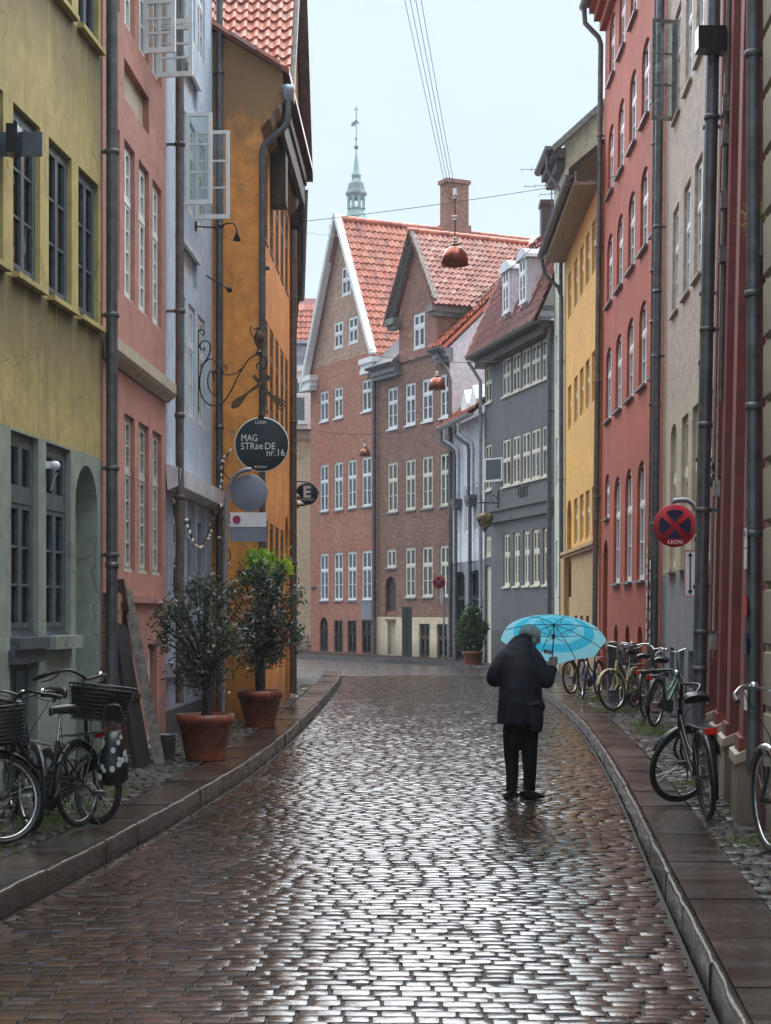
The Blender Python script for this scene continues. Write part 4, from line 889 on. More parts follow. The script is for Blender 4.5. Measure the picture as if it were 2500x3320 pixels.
MB().box(.9,1.2,14.0,1.5,1.9,15.9).build('chimney', M['zinc_light'], HE)
pipe(HE, LE-.1, .1, 13, .05, 'zinc', -.09, (2,5,8), pts=[(LE-.1,-.09,.1),(LE-.1,-.09,12.3),(LE-.2,-.42,12.9),(LE-.2,-.42,13.3)])
# F: amber yellow house
HF, LF = house('amber_house', 'bright amber yellow house with deep boarded eaves', (4.55,43), (4.42,35.2))
fs_ = (1.28,2.87,4.27,5.57,6.9); f1 = [op(s-.42,s+.42,8.88,9.98) for s in fs_]; f2 = [op(s-.42,s+.42,6.14,7.2) for s in fs_]; f3 = [op(s-.42,s+.42,3.25,4.32) for s in fs_[1:]]+[op(.6,1.75,2.0,4.4,.4)]
f0 = [op(s-.3,s+.3,.9,1.55) for s in fs_[1:]]
b = MB(); wall_front(b, 0, LF, 0, 10.5, f1+f2+f3+f0, .14, lambda s,z: 1 if z < 3.12 else 0, (), (3.12,)); shell(b, LF, 10.5, 6); b.build('wall', [M['amber_render'], M['amber_base']], HF)
for o in f1+f2+f3[:4]: window(HF, o, .06, M['cream_paint'], (1,1), .4, bar=.05)
MB().box(.6,.14,2.0,1.75,.18,4.4).build('door', M['brown_wood'], HF); room_dark_sheet(HF, LF, 10.4, .7)
c = MB(); c.box(0,-.13,3.05,LF,.0,3.13); c.box(0,-.08,2.98,LF,.0,3.05); c.box(.0,-.12,0,1.0,.0,2.98); c.build('string_course', M['amber_base'], HF)
v = MB(); v.box(-.08,-.46,10.5,LF+.03,.2,10.56); v.box(-.08,-.5,10.5,LF+.03,-.46,10.78); v.box(-.08,-.30,10.47,LF+.03,-.27,10.5); v.build('eave', M['soffit_wood'], HF)
v = MB(); v.add([(-.1,-.62,10.72),(LF+.03,-.62,10.72),(LF+.03,4,14.6),(-.1,4,14.6),(-.1,-.62,10.84),(LF+.03,-.62,10.84),(LF+.03,4,14.72),(-.1,4,14.72)], [(0,1,2,3),(4,5,6,7),(0,1,5,4),(1,2,6,5),(0,3,7,4)]); v.build('roof', M['dark_wood'], HF)
gutter(HF, (-.12,-.60,10.7), (LF+.03,-.60,10.7), .085, 'zinc'); pipe(HF, .05, 0, 9, .05, 'zinc', pts=[(.02,-.09,.1),(.02,-.09,9.6),(.0,-.16,9.85),(-.06,-.5,10.2),(-.08,-.58,10.6)], clamps=())
# G: red house
HG, LG = house('red_house', 'tall brick-red rendered house with rows of arched windows', (4.42,35.2), (4.27,26.4), .6)
gs = (1.25,2.92,4.66,6.34,7.86); rows_ = ((5.46,6.93),(7.79,9.2),(10.0,11.38),(12.3,13.6))
gw = [op(s-.5,s+.5,a,c,.28) for s in gs for a,c in rows_]; gg = [op(s-.52,s+.52,2.17,4.22,.36) for s in gs[1:]]+[op(.8,1.6,3.5,4.4,.2)]
gd = op(.65,1.45,0,3.1,.36); gb = [op(s-.3,s+.3,.35,1.4,.2) for s in gs[1:]]
b = MB(); wall_front(b, 0, LG, 0, 14.0, gw+gg+[gd]+gb, .14, lambda s,z: 0); shell(b, LG, 14.0, 6); b.build('wall', M['red_render'], HG)
for o in gw+gg: window(HG, o, .055, M['white_paint'], (1,2), .36, bar=.055); sill(HG, o[0], o[1], o[2], M['lead'], .07, .035, .1)
for o in gb: MB().box(o[0],.12,o[2],o[1],.14,o[3]).build('vent', M['black_paint'], HG)
MB().box(.65,.10,0,1.45,.14,3.1).build('door', M['grey_base'], HG); room_dark_sheet(HG, LG, 13.9, .7)
c = MB(); c.box(-.05,-.12,13.7,LG,.0,13.9); c.box(-.05,-.24,13.9,LG,.0,14.06); c.box(-.05,-.34,14.06,LG,.0,14.2); c.build('cornice', M['red_render'], HG)
MB().box(-.1,-.42,14.2,LG+.05,6,14.5).build('roof', M['dark_wood'], HG); gutter(HG, (-.15,-.45,14.22), (LG,-.45,14.22), .08, 'zinc_brown')
pipe(HG, .06, 0, 9, .055, 'zinc_brown', -.10, (4,6.4,9.2,11.5), pts=[(.2,-.02,.75),(.06,-.1,1.1),(.06,-.1,13.4),(.02,-.14,13.55),(.0,-.42,13.85),(.0,-.45,14.2)])
pipe(HG, LG-.28, .6, 13.9, .055, 'zinc_brown', -.12, (2.5,4.9,7.0,9.0,11.4), (6.2,))
for k in range(9): MB().box(LG-.36+random.uniform(-.02,.02),-.185,1.2+k*.17,LG-.24,-.178,1.2+k*.17+random.uniform(.08,.15)).build('sticker', M['sticker_white'], HG)
# H: roughcast house
HH, LH = house('roughcast_house', 'beige roughcast house with smooth ground floor and grey base', (4.27,26.38), (3.89,20.0), .6)
hs = (1.5,2.92,4.17,5.45); h1 = [op(s-.4,s+.4,6.02,7.58) for s in hs]; h2 = [op(s-.4,s+.4,8.9,10.5) for s in hs]; h3 = [op(s-.4,s+.4,11.7,13.2) for s in hs]; h0 = [op(hs[0]-.4,hs[0]+.4,2.27,4.4,.2)]+[op(s-.4,s+.4,2.27,4.36) for s in hs[1:3]]+[op(hs[3]-.4,hs[3]+.4,2.27,4.36)]
hb = [op(s-.3,s+.3,.62,1.12) for s in (1.6,2.8,3.9)]; hd = op(4.85,5.75,0,2.02)
b = MB(); wall_front(b, 0, LH, 0, 14.4, h1+h2+h3+h0+hb+[hd], .13, lambda s,z: (2 if z < 2.2 else (1 if z < 4.65 else 0)), (), (2.2,4.65)); shell(b, LH, 14.4, 6); b.build('wall', [M['roughcast'], M['stone_beige'], M['grey_base']], HH)
for o in h1+h2+h3: window(HH, o, .05, M['white_paint'], (1,2), .38, bar=.05); sill(HH, o[0], o[1], o[2], M['stone_beige'], .05, .03)
for o in h0: window(HH, o, .06, M['cream_paint'], (1,1), .38, bar=.06, tbar=.12); sill(HH, o[0], o[1], o[2], M['stone_beige'], .09, .06)
for o in hb: MB().box(o[0],.12,o[2],o[1],.14,o[3]).build('vent', M['black_paint'], HH)
MB().box(4.85,.10,0,5.75,.14,2.02).build('door', M['teal_frame'], HH); room_dark_sheet(HH, LH, 14.3, .7)
open_leaf(HH, 1.12, 8.95, 10.45, .36, R(-75), M['grey_wood'], 3)
MB().box(-.05,-.3,14.4,LH+.05,6,14.7).build('roof', M['dark_wood'], HH)
pipe(HH, .12, .3, 14.3, .062, 'zinc', -.12, (3.0,5.6,7.6,9.8), (6.6,)); 
for k in range(8): MB().box(.04,-.19,.9+k*.2,.18,-.184,.9+k*.2+random.uniform(.06,.16)).build('sticker', M['sticker_white'], HH)
# I: oxblood pilastered house with a stone base
HI, LI = house('oxblood_house', 'oxblood red house with pilasters, stone base and two thick grey downpipes', (3.42,17.55), (2.67,12.1), 1.2)
i1 = [op(a,a+.8,z,z+1.5) for a in (.75,2.2,3.65) for z in (2.0,4.2,6.5)]
b = MB(); wall_front(b, 0, LI, 0, 9.8, i1, .16, lambda s,z: 0); shell(b, LI, 9.8, 5); b.build('wall', M['oxblood'], HI)
for o in i1: window(HI, o, .07, M['white_paint'], (1,2), .36, bar=.06)
room_dark_sheet(HI, LI, 9.7)
for s in (.0,1.75,3.2,4.75): 
    v = MB(); v.box(s,-.11,.55,s+.42,.0,9.6); v.box(s-.04,-.14,.5,s+.46,.0,.72); v.build('pilaster', M['oxblood'], HI)
qn = MB()
for k in range(58): qn.box(-.03,-.06,.6+k*.16,.02 if k%2 else .06,.02,.6+k*.16+.145)
qn.build('quoin', M['brick_quoin'], HI)
for s in (.0,1.72,3.15,4.7):
    v = MB(); z1 = .58; n = 4
    v.add([(s-.1,-.15,0),(s+.55,-.15,0),(s+.55,-.15,z1),(s-.1,-.15,z1),(s-.1,.0,0),(s+.55,.0,0),(s+.55,.0,z1+.06),(s-.1,.0,z1+.06)], [(0,1,2,3),(3,2,6,7),(0,3,7,4),(1,5,6,2)]); v.build('plinth_block', M['sandstone'], HI)
    v = MB(); v.add([(s-.12,-.17,z1-.05),(s+.57,-.17,z1-.05),(s+.57,-.17,z1+.02),(s-.12,-.17,z1+.02),(s-.12,.0,z1+.02),(s+.57,.0,z1+.02),(s+.57,.0,z1+.10),(s-.12,.0,z1+.10)], [(0,1,2,3),(3,2,6,7),(0,3,7,4),(1,5,6,2)]); v.build('capstone', M['stone_beige'], HI)
for k in range(12): v = MB(); v.box(.46+k*.385,-.06,.0,.46+k*.385+.37,.0,.5+.02*(k%3)); v.build('base_stone', M['sandstone'], HI)
pipe(HI, .22, .2, 9.5, .05, 'zinc', -.22, (1.9,3.2,4.9,6.6,8.2), (2.4,4.2)); pipe(HI, 1.6, .15, 9.5, .06, 'zinc', -.26, (1.45,2.6,4.3,6.3,8.0), (1.1,3.4))
v = MB(); v.tube(smoothpath([(1.6,-.26,.2),(1.6,-.28,.1),(1.62,-.42,.02)]), .07, 10); v.build('pipe_shoe', M['zinc'], HI)
cb = MB(); cb.tube([(1.30,-.13,1.2),(1.30,-.13,6.8)], .012, 6); cb.tube([(1.36,-.13,1.3),(1.36,-.13,3.1)], .01, 6); cb.box(1.25,-.16,1.28,1.36,-.10,1.45); cb.box(1.27,-.16,2.75,1.37,-.1,2.9); cb.build('cable_run', M['aged_white'], HI)
rgn = MB(); rgn.tube([(1.0+.05*math.cos(a*PI/6),-.16,2.92+.05*math.sin(a*PI/6)) for a in range(12)], .012, 6, closed=True); rgn.tube([(1.05,-.0,2.95),(1.05,-.16,2.97)], .012, 6); rgn.tube([(1.25+.045*math.cos(a*PI/6),-.16,3.05+.045*math.sin(a*PI/6)) for a in range(12)], .012, 6, closed=True); rgn.tube([(1.25,0,3.1),(1.25,-.16,3.1)], .012, 6); rgn.build('wall_ring', M['iron'], HI)
bs_ = MB(); bs_.tube(smoothpath([(1.72,-.13,3.6),(1.72,-.13,5.0),(1.74,-.13,6.6),(1.72,-.13,9.3)]), .03, 6)
for z in (4.9,5.4,6.0,6.3): bs_.box(1.66,-.17,z,1.80,-.08,z+.16)
bs_.build('conduit', M['zinc_brown'], HI)
# J: sandstone house at the frame edge
HJ, LJ = house('sandstone_house', 'rusticated beige stone house at the right edge of the picture', (2.70,12.05), (2.3,6.0))
b = MB(); wall_front(b, 0, LJ, 0, 9.8, [], .1, lambda s,z: 0); shell(b, LJ, 9.8, 5); b.build('wall', M['sandstone'], HJ)
k0 = MB(); k0.add([(0,0,0),(.92,0,0),(.92,0,.40),(0,0,.40),(.02,-.04,.02),(.90,-.04,.02),(.90,-.04,.38),(.02,-.04,.38)], [(4,5,6,7),(0,1,5,4),(1,2,6,5),(2,3,7,6),(3,0,4,7)]); km = k0.mesh('stone_block', M['stone_beige'])
for j in range(21):
    for i in range(3): link('stone_block', km, HJ, (.12+i*.95,0,.55+j*.43))
pipe(HJ, .03, .5, 9.6, .05, 'zinc', -.09, (2.2,3.9,5.6), (3.1,7.1)); MB().box(-.05,-.2,9.8,LJ,5,10).build('roof', M['dark_wood'], HJ)
for k,z in enumerate((.95,1.35,1.62,1.95,2.1)): MB().box(-.02,-.15,z,.10,-.143,z+.14).build('sticker', M[('sticker_white','sign_blue','sign_red','sticker_white','sticker_white')[k]], HJ)
# church spire in the mist
SP = empty('church_spire', (-3.45,200,0), 0, 'slender green copper church spire with weathervane far behind the roofs', 'church')
def oct_(prof, mat, name, n=8):
    b = MB(); b.lathe(prof, (0,0,0), n, M=Matrix.Rotation(PI/8,4,'Z')); b.sm = [False]*len(b.sm); return b.build(name, M[mat], SP)
oct_([(3.4,0),(3.4,46.94)], 'stone_beige', 'tower'); oct_([(1.78,47.30),(1.75,47.60),(1.35,47.83),(1.15,48.42),(1.0,48.84),(.75,49.14)], 'verdigris', 'lower_roof')
oct_([(1.15,49.08),(1.12,49.22),(.9,49.23)], 'verdigris', 'gallery')
for k in range(8):
    an = 2*PI*(k+.5)/8; MB().bar((.95*math.cos(an),.95*math.sin(an),49.14),(.95*math.cos(an),.95*math.sin(an),50.50),.34).build('lantern_post', M['verdigris'], SP)
oct_([(.98,50.26),(1.0,50.56),(1.35,50.79),(1.3,50.97),(1.1,51.27),(.92,52.04),(.6,52.33)], 'verdigris_dark', 'bell_roof')
for k in range(8):
    an = 2*PI*(k+.5)/8; MB().bar((.46*math.cos(an),.46*math.sin(an),52.27),(.46*math.cos(an),.46*math.sin(an),52.98),.16).build('lantern_post', M['verdigris'], SP)
oct_([(.5,52.81),(.62,53.01),(.52,53.22),(.40,53.52),(.22,54.76),(.05,55.94),(.03,56.30)], 'verdigris', 'spire')
b = MB(); b.lathe([(0,56.09),(.2,56.15),(.29,56.33),(.2,56.59),(0,56.67)], n=14); b.build('ball', M['verdigris_dark'], SP)
b = MB(); b.tube([(0,0,56.47),(0,0,61.19)], .05, 6); b.bar((-.25,0,60.79),(.25,0,60.79),.08); b.lathe([(0,56.95),(.16,57.35),(.0,57.75)], n=8); b.lathe([(0,59.91),(.12,60.15),(0,60.31)], n=8); b.build('weathervane', M['verdigris_dark'], SP)
b = MB(); b.prism([(-.6,58.79),(-.55,59.27),(-.3,59.35),(-.1,59.59),(.1,59.55),(.4,59.11),(.3,59.07),(.05,59.27),(0,58.95)], -.04, .04); b.build('vane_flag', M['verdigris_dark'], SP)
# ------------------------------------------------------------------ things in the street
# person in a dark coat, walking away, bent forward
def loft(b, rings, n=20):                       # rings: centre, half width x, half depth y
    vs = []
    for (cx,cy,cz), rx, ry in rings:
        for k in range(n):
            a = 2*PI*k/n; vs.append((cx+rx*math.cos(a), cy+ry*math.sin(a), cz))
    m = len(rings); fs = [(i*n+k, i*n+(k+1)%n, (i+1)*n+(k+1)%n, (i+1)*n+k) for i in range(m-1) for k in range(n)]
    fs += [tuple(range(n))[::-1], tuple(range((m-1)*n, m*n))]; b.add(vs, fs, 0, True)
def limb(b, pts, rad, n=14): b.tube(smoothpath(pts, 4), [rad[min(int(i/4), len(rad)-2)]+(rad[min(int(i/4)+1, len(rad)-1)]-rad[min(int(i/4), len(rad)-2)])*((i%4)/4) for i in range(4*(len(pts)-1)+1)], n)
def remeshed(b, name, mat, parent, voxel, smooth=4):
    o = b.build(name, mat, None); md = o.modifiers.new('r', 'REMESH'); md.mode = 'VOXEL'; md.voxel_size = voxel; md.use_smooth_shade = True
    ms = o.modifiers.new('s', 'SMOOTH'); ms.factor = .5; ms.iterations = smooth
    dg = bpy.context.evaluated_depsgraph_get(); dg.update(); me = bpy.data.meshes.new_from_object(o.evaluated_get(dg)); me.materials.clear(); me.materials.append(mat)
    bpy.data.objects.remove(o); return link(name, me, parent)
PX, PY = 1.19, 14.88
PE = empty('person', (PX,PY,-.0), 0, 'stooped person in long black coat and grey-green flat cap, walking away', 'person')
b = MB()                                        # the body: one continuous figure
loft(b, [((0,.0,.60),.10,.07),((0,.0,.76),.14,.095),((-.005,.02,.92),.145,.105),((-.01,.06,1.12),.14,.10),((-.01,.11,1.27),.11,.09),((.01,.15,1.36),.07,.06),((.035,.20,1.42),.055,.055)])
limb(b, [(.02,.16,1.36),(.065,.24,1.40),(.085,.28,1.41)], [.055,.05,.05]); loft(b, [((0.092,.30,1.285),.035,.04),((0.092,.30,1.315),.06,.075),((0.092,.29,1.375),.075,.095),((0.092,.28,1.425),.078,.098),((0.092,.27,1.475),.06,.075),((0.092,.265,1.500),.02,.03)])
limb(b, [(0.092,.385,1.395),(0.092,.40,1.370),(0.092,.38,1.355)], [.012,.018,.012])       # nose
for sx in (-1,1): limb(b, [(0.092+sx*.078,.275,1.410),(0.092+sx*.09,.265,1.390),(0.092+sx*.078,.275,1.365)], [.012,.016,.010])
limb(b, [(-.06,0,.70),(-.083,.018,.42),(-.08,.0,.24),(-.085,-.008,.07)], [.07,.05,.038,.032]); limb(b, [(.06,0,.70),(.075,.04,.42),(.078,.03,.24),(.070,.0,.07)], [.07,.052,.04,.034])
limb(b, [(-.075,.11,1.28),(-.225,.04,1.09),(-.19,.22,1.03),(-.15,.28,1.03)], [.042,.045,.04,.036]); limb(b, [(.075,.11,1.28),(.215,.04,1.04),(.285,.19,1.13),(.302,.25,1.185)], [.042,.045,.038,.032])
hx, hy, hz = .306, .262, 1.20
limb(b, [(.297,.235,1.17),(hx-.004,hy-.005,hz),(hx,hy+.0,hz+.03)], [.03,.036,.028])
for k, (dz, ln_) in enumerate(((.034,.9),(.014,1.0),(-.006,.95),(-.025,.8))):           # four fingers closed round the shaft
    q = [(hx+.018,hy-.012,hz+dz),(hx+.036,hy+.012,hz+dz+.004),(hx+.018,hy+.036,hz+dz+.004),(hx-.010,hy+.032,hz+dz),(hx-.018,hy+.016,hz+dz-.003)]
    b.tube(smoothpath(q[:3+(1 if ln_ > .85 else 0)], 3), .0088, 8)
b.tube(smoothpath([(hx-.012,hy-.012,hz+.01),(hx-.030,hy+.004,hz+.028),(hx-.016,hy+.026,hz+.044)], 3), .0095, 8)   # thumb
limb(b, [(-.15,.28,1.03),(-.12,.32,1.02),(-.10,.34,1.0)], [.034,.036,.02])
for k in range(4): b.tube([(-.12+.0,.32,1.04-.016*k),(-.085,.345,1.035-.016*k),(-.07,.325,1.03-.016*k)], .0085, 7)
BODY = remeshed(b, 'body', M['skin'], PE, .0075, 3)
b = MB()                                        # coat
loft(b, [((-.01,-.005,.665),.205,.135),((-.008,-.0,.70),.207,.14),((-.005,.0,.85),.198,.14),((-.005,.02,1.0),.185,.14),((-.01,.06,1.15),.178,.14),((-.012,.10,1.27),.155,.125),((-.005,.13,1.345),.125,.11),((.01,.155,1.395),.095,.09),((.028,.185,1.42),.085,.085),((.036,.195,1.435),.07,.07)])
limb(b, [(-.085,.11,1.30),(-.165,.06,1.22),(-.235,.03,1.10),(-.235,.10,1.04),(-.17,.24,1.03)], [.062,.066,.062,.06,.05])
limb(b, [(.085,.11,1.30),(.155,.06,1.20),(.215,.03,1.04),(.248,.10,1.05),(.29,.21,1.14)], [.062,.066,.064,.058,.046])
limb(b, [(-.03,.14,1.40),(.03,.125,1.425),(.095,.16,1.40)], [.03,.034,.03])              # collar
b.add([(-.20,-.13,.70),(-.21,-.10,.98),(-.225,-.06,.96),(-.20,-.06,.70)], [(0,1,2,3)])
limb(b, [(.175,-.05,.86),(.185,-.06,.82),(.175,-.05,.78)], [.02,.025,.02])
for k in range(3): limb(b, [(-.12+.11*k,-.125,.66),(-.11+.10*k,-.118,.80),(-.09+.09*k,-.10,.98)], [.03,.022,.006])
limb(b, [(.12,-.08,.60),(.13,-.085,.72),(.10,-.1,.85)], [.055,.06,.03])
COAT = remeshed(b, 'coat', M['coat'], PE, .010, 9)
b = MB()
loft(b, [((-.005,.01,.50),.09,.07),((-.005,.0,.60),.15,.11),((0,0,.75),.165,.115)])
limb(b, [(-.075,.0,.62),(-.085,.02,.42),(-.078,.0,.24),(-.085,-.01,.075)], [.09,.068,.056,.05]); limb(b, [(.068,.0,.62),(.075,.04,.42),(.078,.03,.24),(.070,.0,.075)], [.09,.072,.060,.052])
TR = remeshed(b, 'trousers', M['trousers'], PE, .011, 4)
for sx, x0, y0, an, ln_ in ((-1,-.088,-.01,100,.25),(1,.075,-.005,38,.27)):
    s_ = MB(); dx, dy = math.cos(R(an)), math.sin(R(an))
    vs = []
    pr = [(-.09,.045,.045,.075),(-.05,.05,.05,.085),(.03,.05,.048,.07),(.10,.052,.035,.045),(.145,.04,.025,.032),(.165,.02,.015,.02)]
    for t, hw, zc, hh in pr:
        for k in range(12):
            a = 2*PI*k/12; u = hw*math.cos(a); z = max(.0, hh*.55+hh*.55*math.sin(a)); vs.append((x0+dx*t-dy*u, y0+dy*t+dx*u, z))
    m = len(pr); s_.add(vs, [(i*12+k, i*12+(k+1)%12, (i+1)*12+(k+1)%12, (i+1)*12+k) for i in range(m-1) for k in range(12)]+[tuple(range(12)), tuple(range((m-1)*12, m*12))], 0, True); s_.build('shoe', M['leather_black'], PE)
b = MB(); n = 24; rings = []
for z, rx, ry, cy in ((1.445,.088,.106,.27),(1.47,.099,.118,.268),(1.50,.101,.12,.265),(1.532,.088,.105,.258),(1.552,.058,.073,.25),(1.558,.02,.03,.245)): rings.append(((.094,cy,z-.045),rx,ry))
loft(b, rings, n); b.xf(Matrix.Translation((.094,.27,1.425)) @ Matrix.Rotation(R(-24),4,'X') @ Matrix.Rotation(R(20),4,'Y') @ Matrix.Translation((-.094,-.27,-1.425)))
CAP = b.build('flat_cap', M['cap_wool'], PE); p = MB(); p.add([(.03,.36,1.405),(.06,.40,1.395),(.094,.42,1.393),(.13,.40,1.395),(.16,.36,1.405),(.03,.36,1.417),(.06,.40,1.407),(.094,.42,1.405),(.13,.40,1.407),(.16,.36,1.417)], [(0,1,2,3,4),(9,8,7,6,5),(0,5,6,1),(1,6,7,2),(2,7,8,3),(3,8,9,4)]); p.build('cap_peak', M['cap_wool'], CAP)
b = MB(); loft(b, [((0.092,.275,1.355),.066,.08),((0.092,.275,1.385),.079,.095),((0.092,.272,1.415),.081,.099)], 20); b.build('hair', M['hair_grey'], PE)
# umbrella
hub = Vector((1.522,15.31,1.535)); hand = Vector((PX+hx-.004,PY+hy+.016,hz)); ax = Vector((.10,.50,.86)).normalized()
ax = (hub-hand).normalized()*.35+ax*.65; ax.normalize(); shaft0 = hub-ax*((hub-hand).length)
UM = empty('umbrella', tuple(hand), 0, 'turquoise folding umbrella with paler bands, tilted forward in the walker\'s hand', 'umbrella')
X = ax.cross(Vector((0,0,1))).normalized(); X = -X if X.x < 0 else X; Yv = ax.cross(X)
B3 = Matrix((X, Yv, ax)).transposed().to_4x4(); B3.translation = hub-hand
m, t, bs, new, ln = nodes('canopy'); tc = new('ShaderNodeTexCoord').outputs['Object']; sp = new('ShaderNodeSeparateXYZ'); ln(tc, sp.inputs[0])
vl = new('ShaderNodeVectorMath'); vl.operation = 'LENGTH'; cbx = new('ShaderNodeCombineXYZ'); ln(sp.outputs[0], cbx.inputs[0]); ln(sp.outputs[1], cbx.inputs[1]); ln(cbx.outputs[0], vl.inputs[0])
cr = ramp(new, ln, vl.outputs['Value'], [(0,(.08,.50,.70)),(.19,(.08,.50,.70)),(.195,(.22,.62,.76)),(.27,(.22,.62,.76)),(.275,(.05,.46,.66)),(.36,(.05,.46,.66)),(.365,(.27,.64,.74)),(.6,(.27,.64,.74))])
for n_ in t.nodes:
    if n_.type == 'VALTORGB': n_.color_ramp.interpolation = 'LINEAR'
ln(cr, bs.inputs['Base Color']); bs.inputs['Roughness'].default_value = .45
tl = new('ShaderNodeBsdfTranslucent'); ln(cr, tl.inputs[0]); ms = new('ShaderNodeMixShader'); ms.inputs[0].default_value = .55; ln(bs.outputs[0], ms.inputs[1]); ln(tl.outputs[0], ms.inputs[2]); ln(ms.outputs[0], t.nodes['Material Output'].inputs[0])
b = MB(); NR = 8; SUB = 8; RD_ = 10; RAD, DEP = .475, .165
def canopy_pt(a, f):
    seg = (a/(2*PI/NR)) % 1; sag = math.sin(PI*seg)
    r = RAD*f*(1-.055*sag*f); z = -DEP*(f**1.9)-.012*sag*f*(1-f)*4+.02*sag*f*f
    return (r*math.cos(a), r*math.sin(a), z)
N = NR*SUB; vs = [(0,0,0)]
for j in range(1, RD_+1):
    for k in range(N): vs.append(canopy_pt(2*PI*k/N+PI/8, j/RD_))
fs = [(0,1+k,1+(k+1)%N) for k in range(N)]+[(1+(j-1)*N+k, 1+j*N+k, 1+j*N+(k+1)%N, 1+(j-1)*N+(k+1)%N) for j in range(1,RD_) for k in range(N)]
b.add(vs, fs, 0, True); CN = b.build('canopy', M['canopy'], UM); CN.matrix_local = B3
for k in range(NR):
    a = 2*PI*k/NR+PI/8
    r_ = MB(); r_.tube([Vector(canopy_pt(a, f/8))+Vector((0,0,-.008)) for f in range(0,9)], .0035, 5); o = r_.build('rib', M['black_metal'], UM); o.matrix_local = B3
    s_ = MB(); s_.tube([(0,0,-.13),Vector(canopy_pt(a,.55))+Vector((0,0,-.012))], .003, 5); o = s_.build('strut', M['dark_steel'], o)
s_ = MB(); s_.tube([(0,0,-(hub-hand).length-.08),(0,0,.05)], .0055, 8); s_.lathe([(.014,-.15),(.014,-.11)], n=10, cap=True); s_.lathe([(.012,-.012),(.012,.012)], n=10, cap=True); o = s_.build('shaft', M['black_metal'], UM); o.matrix_local = B3
s_ = MB(); s_.lathe([(.010,-(hub-hand).length-.10),(.015,-(hub-hand).length-.09),(.015,-(hub-hand).length+.02),(.009,-(hub-hand).length+.03)], n=12, cap=True); o = s_.build('handle', M['black_plastic'], UM); o.matrix_local = B3
f = .78; c0 = Vector(canopy_pt(-PI/2+.09, f)); c1 = Vector(canopy_pt(-PI/2+.32, f)); c2 = Vector(canopy_pt(-PI/2+.30, f*.90)); c3 = Vector(canopy_pt(-PI/2+.10, f*.90))
def lowest(k):  # label sits on the gore that hangs lowest
    return (B3 @ Vector(canopy_pt(k, 1))).z
base = min([i*2*PI/64 for i in range(64)], key=lowest)
l4 = [Vector(canopy_pt(base+d_, f_))+Vector((0,0,-.006)) for d_, f_ in ((.09,.82),(.33,.82),(.36,.73),(.10,.73))]
s_ = MB(); s_.poly(l4); o = s_.build('label_patch', M['sign_magenta'], UM); o.matrix_local = B3
l5 = [sum(l4, Vector())/4+(q-sum(l4, Vector())/4)*.72+Vector((0,0,-.002)) for q in l4]; s_ = MB(); s_.poly(l5); o2 = s_.build('label_print', M['sign_white'], o)

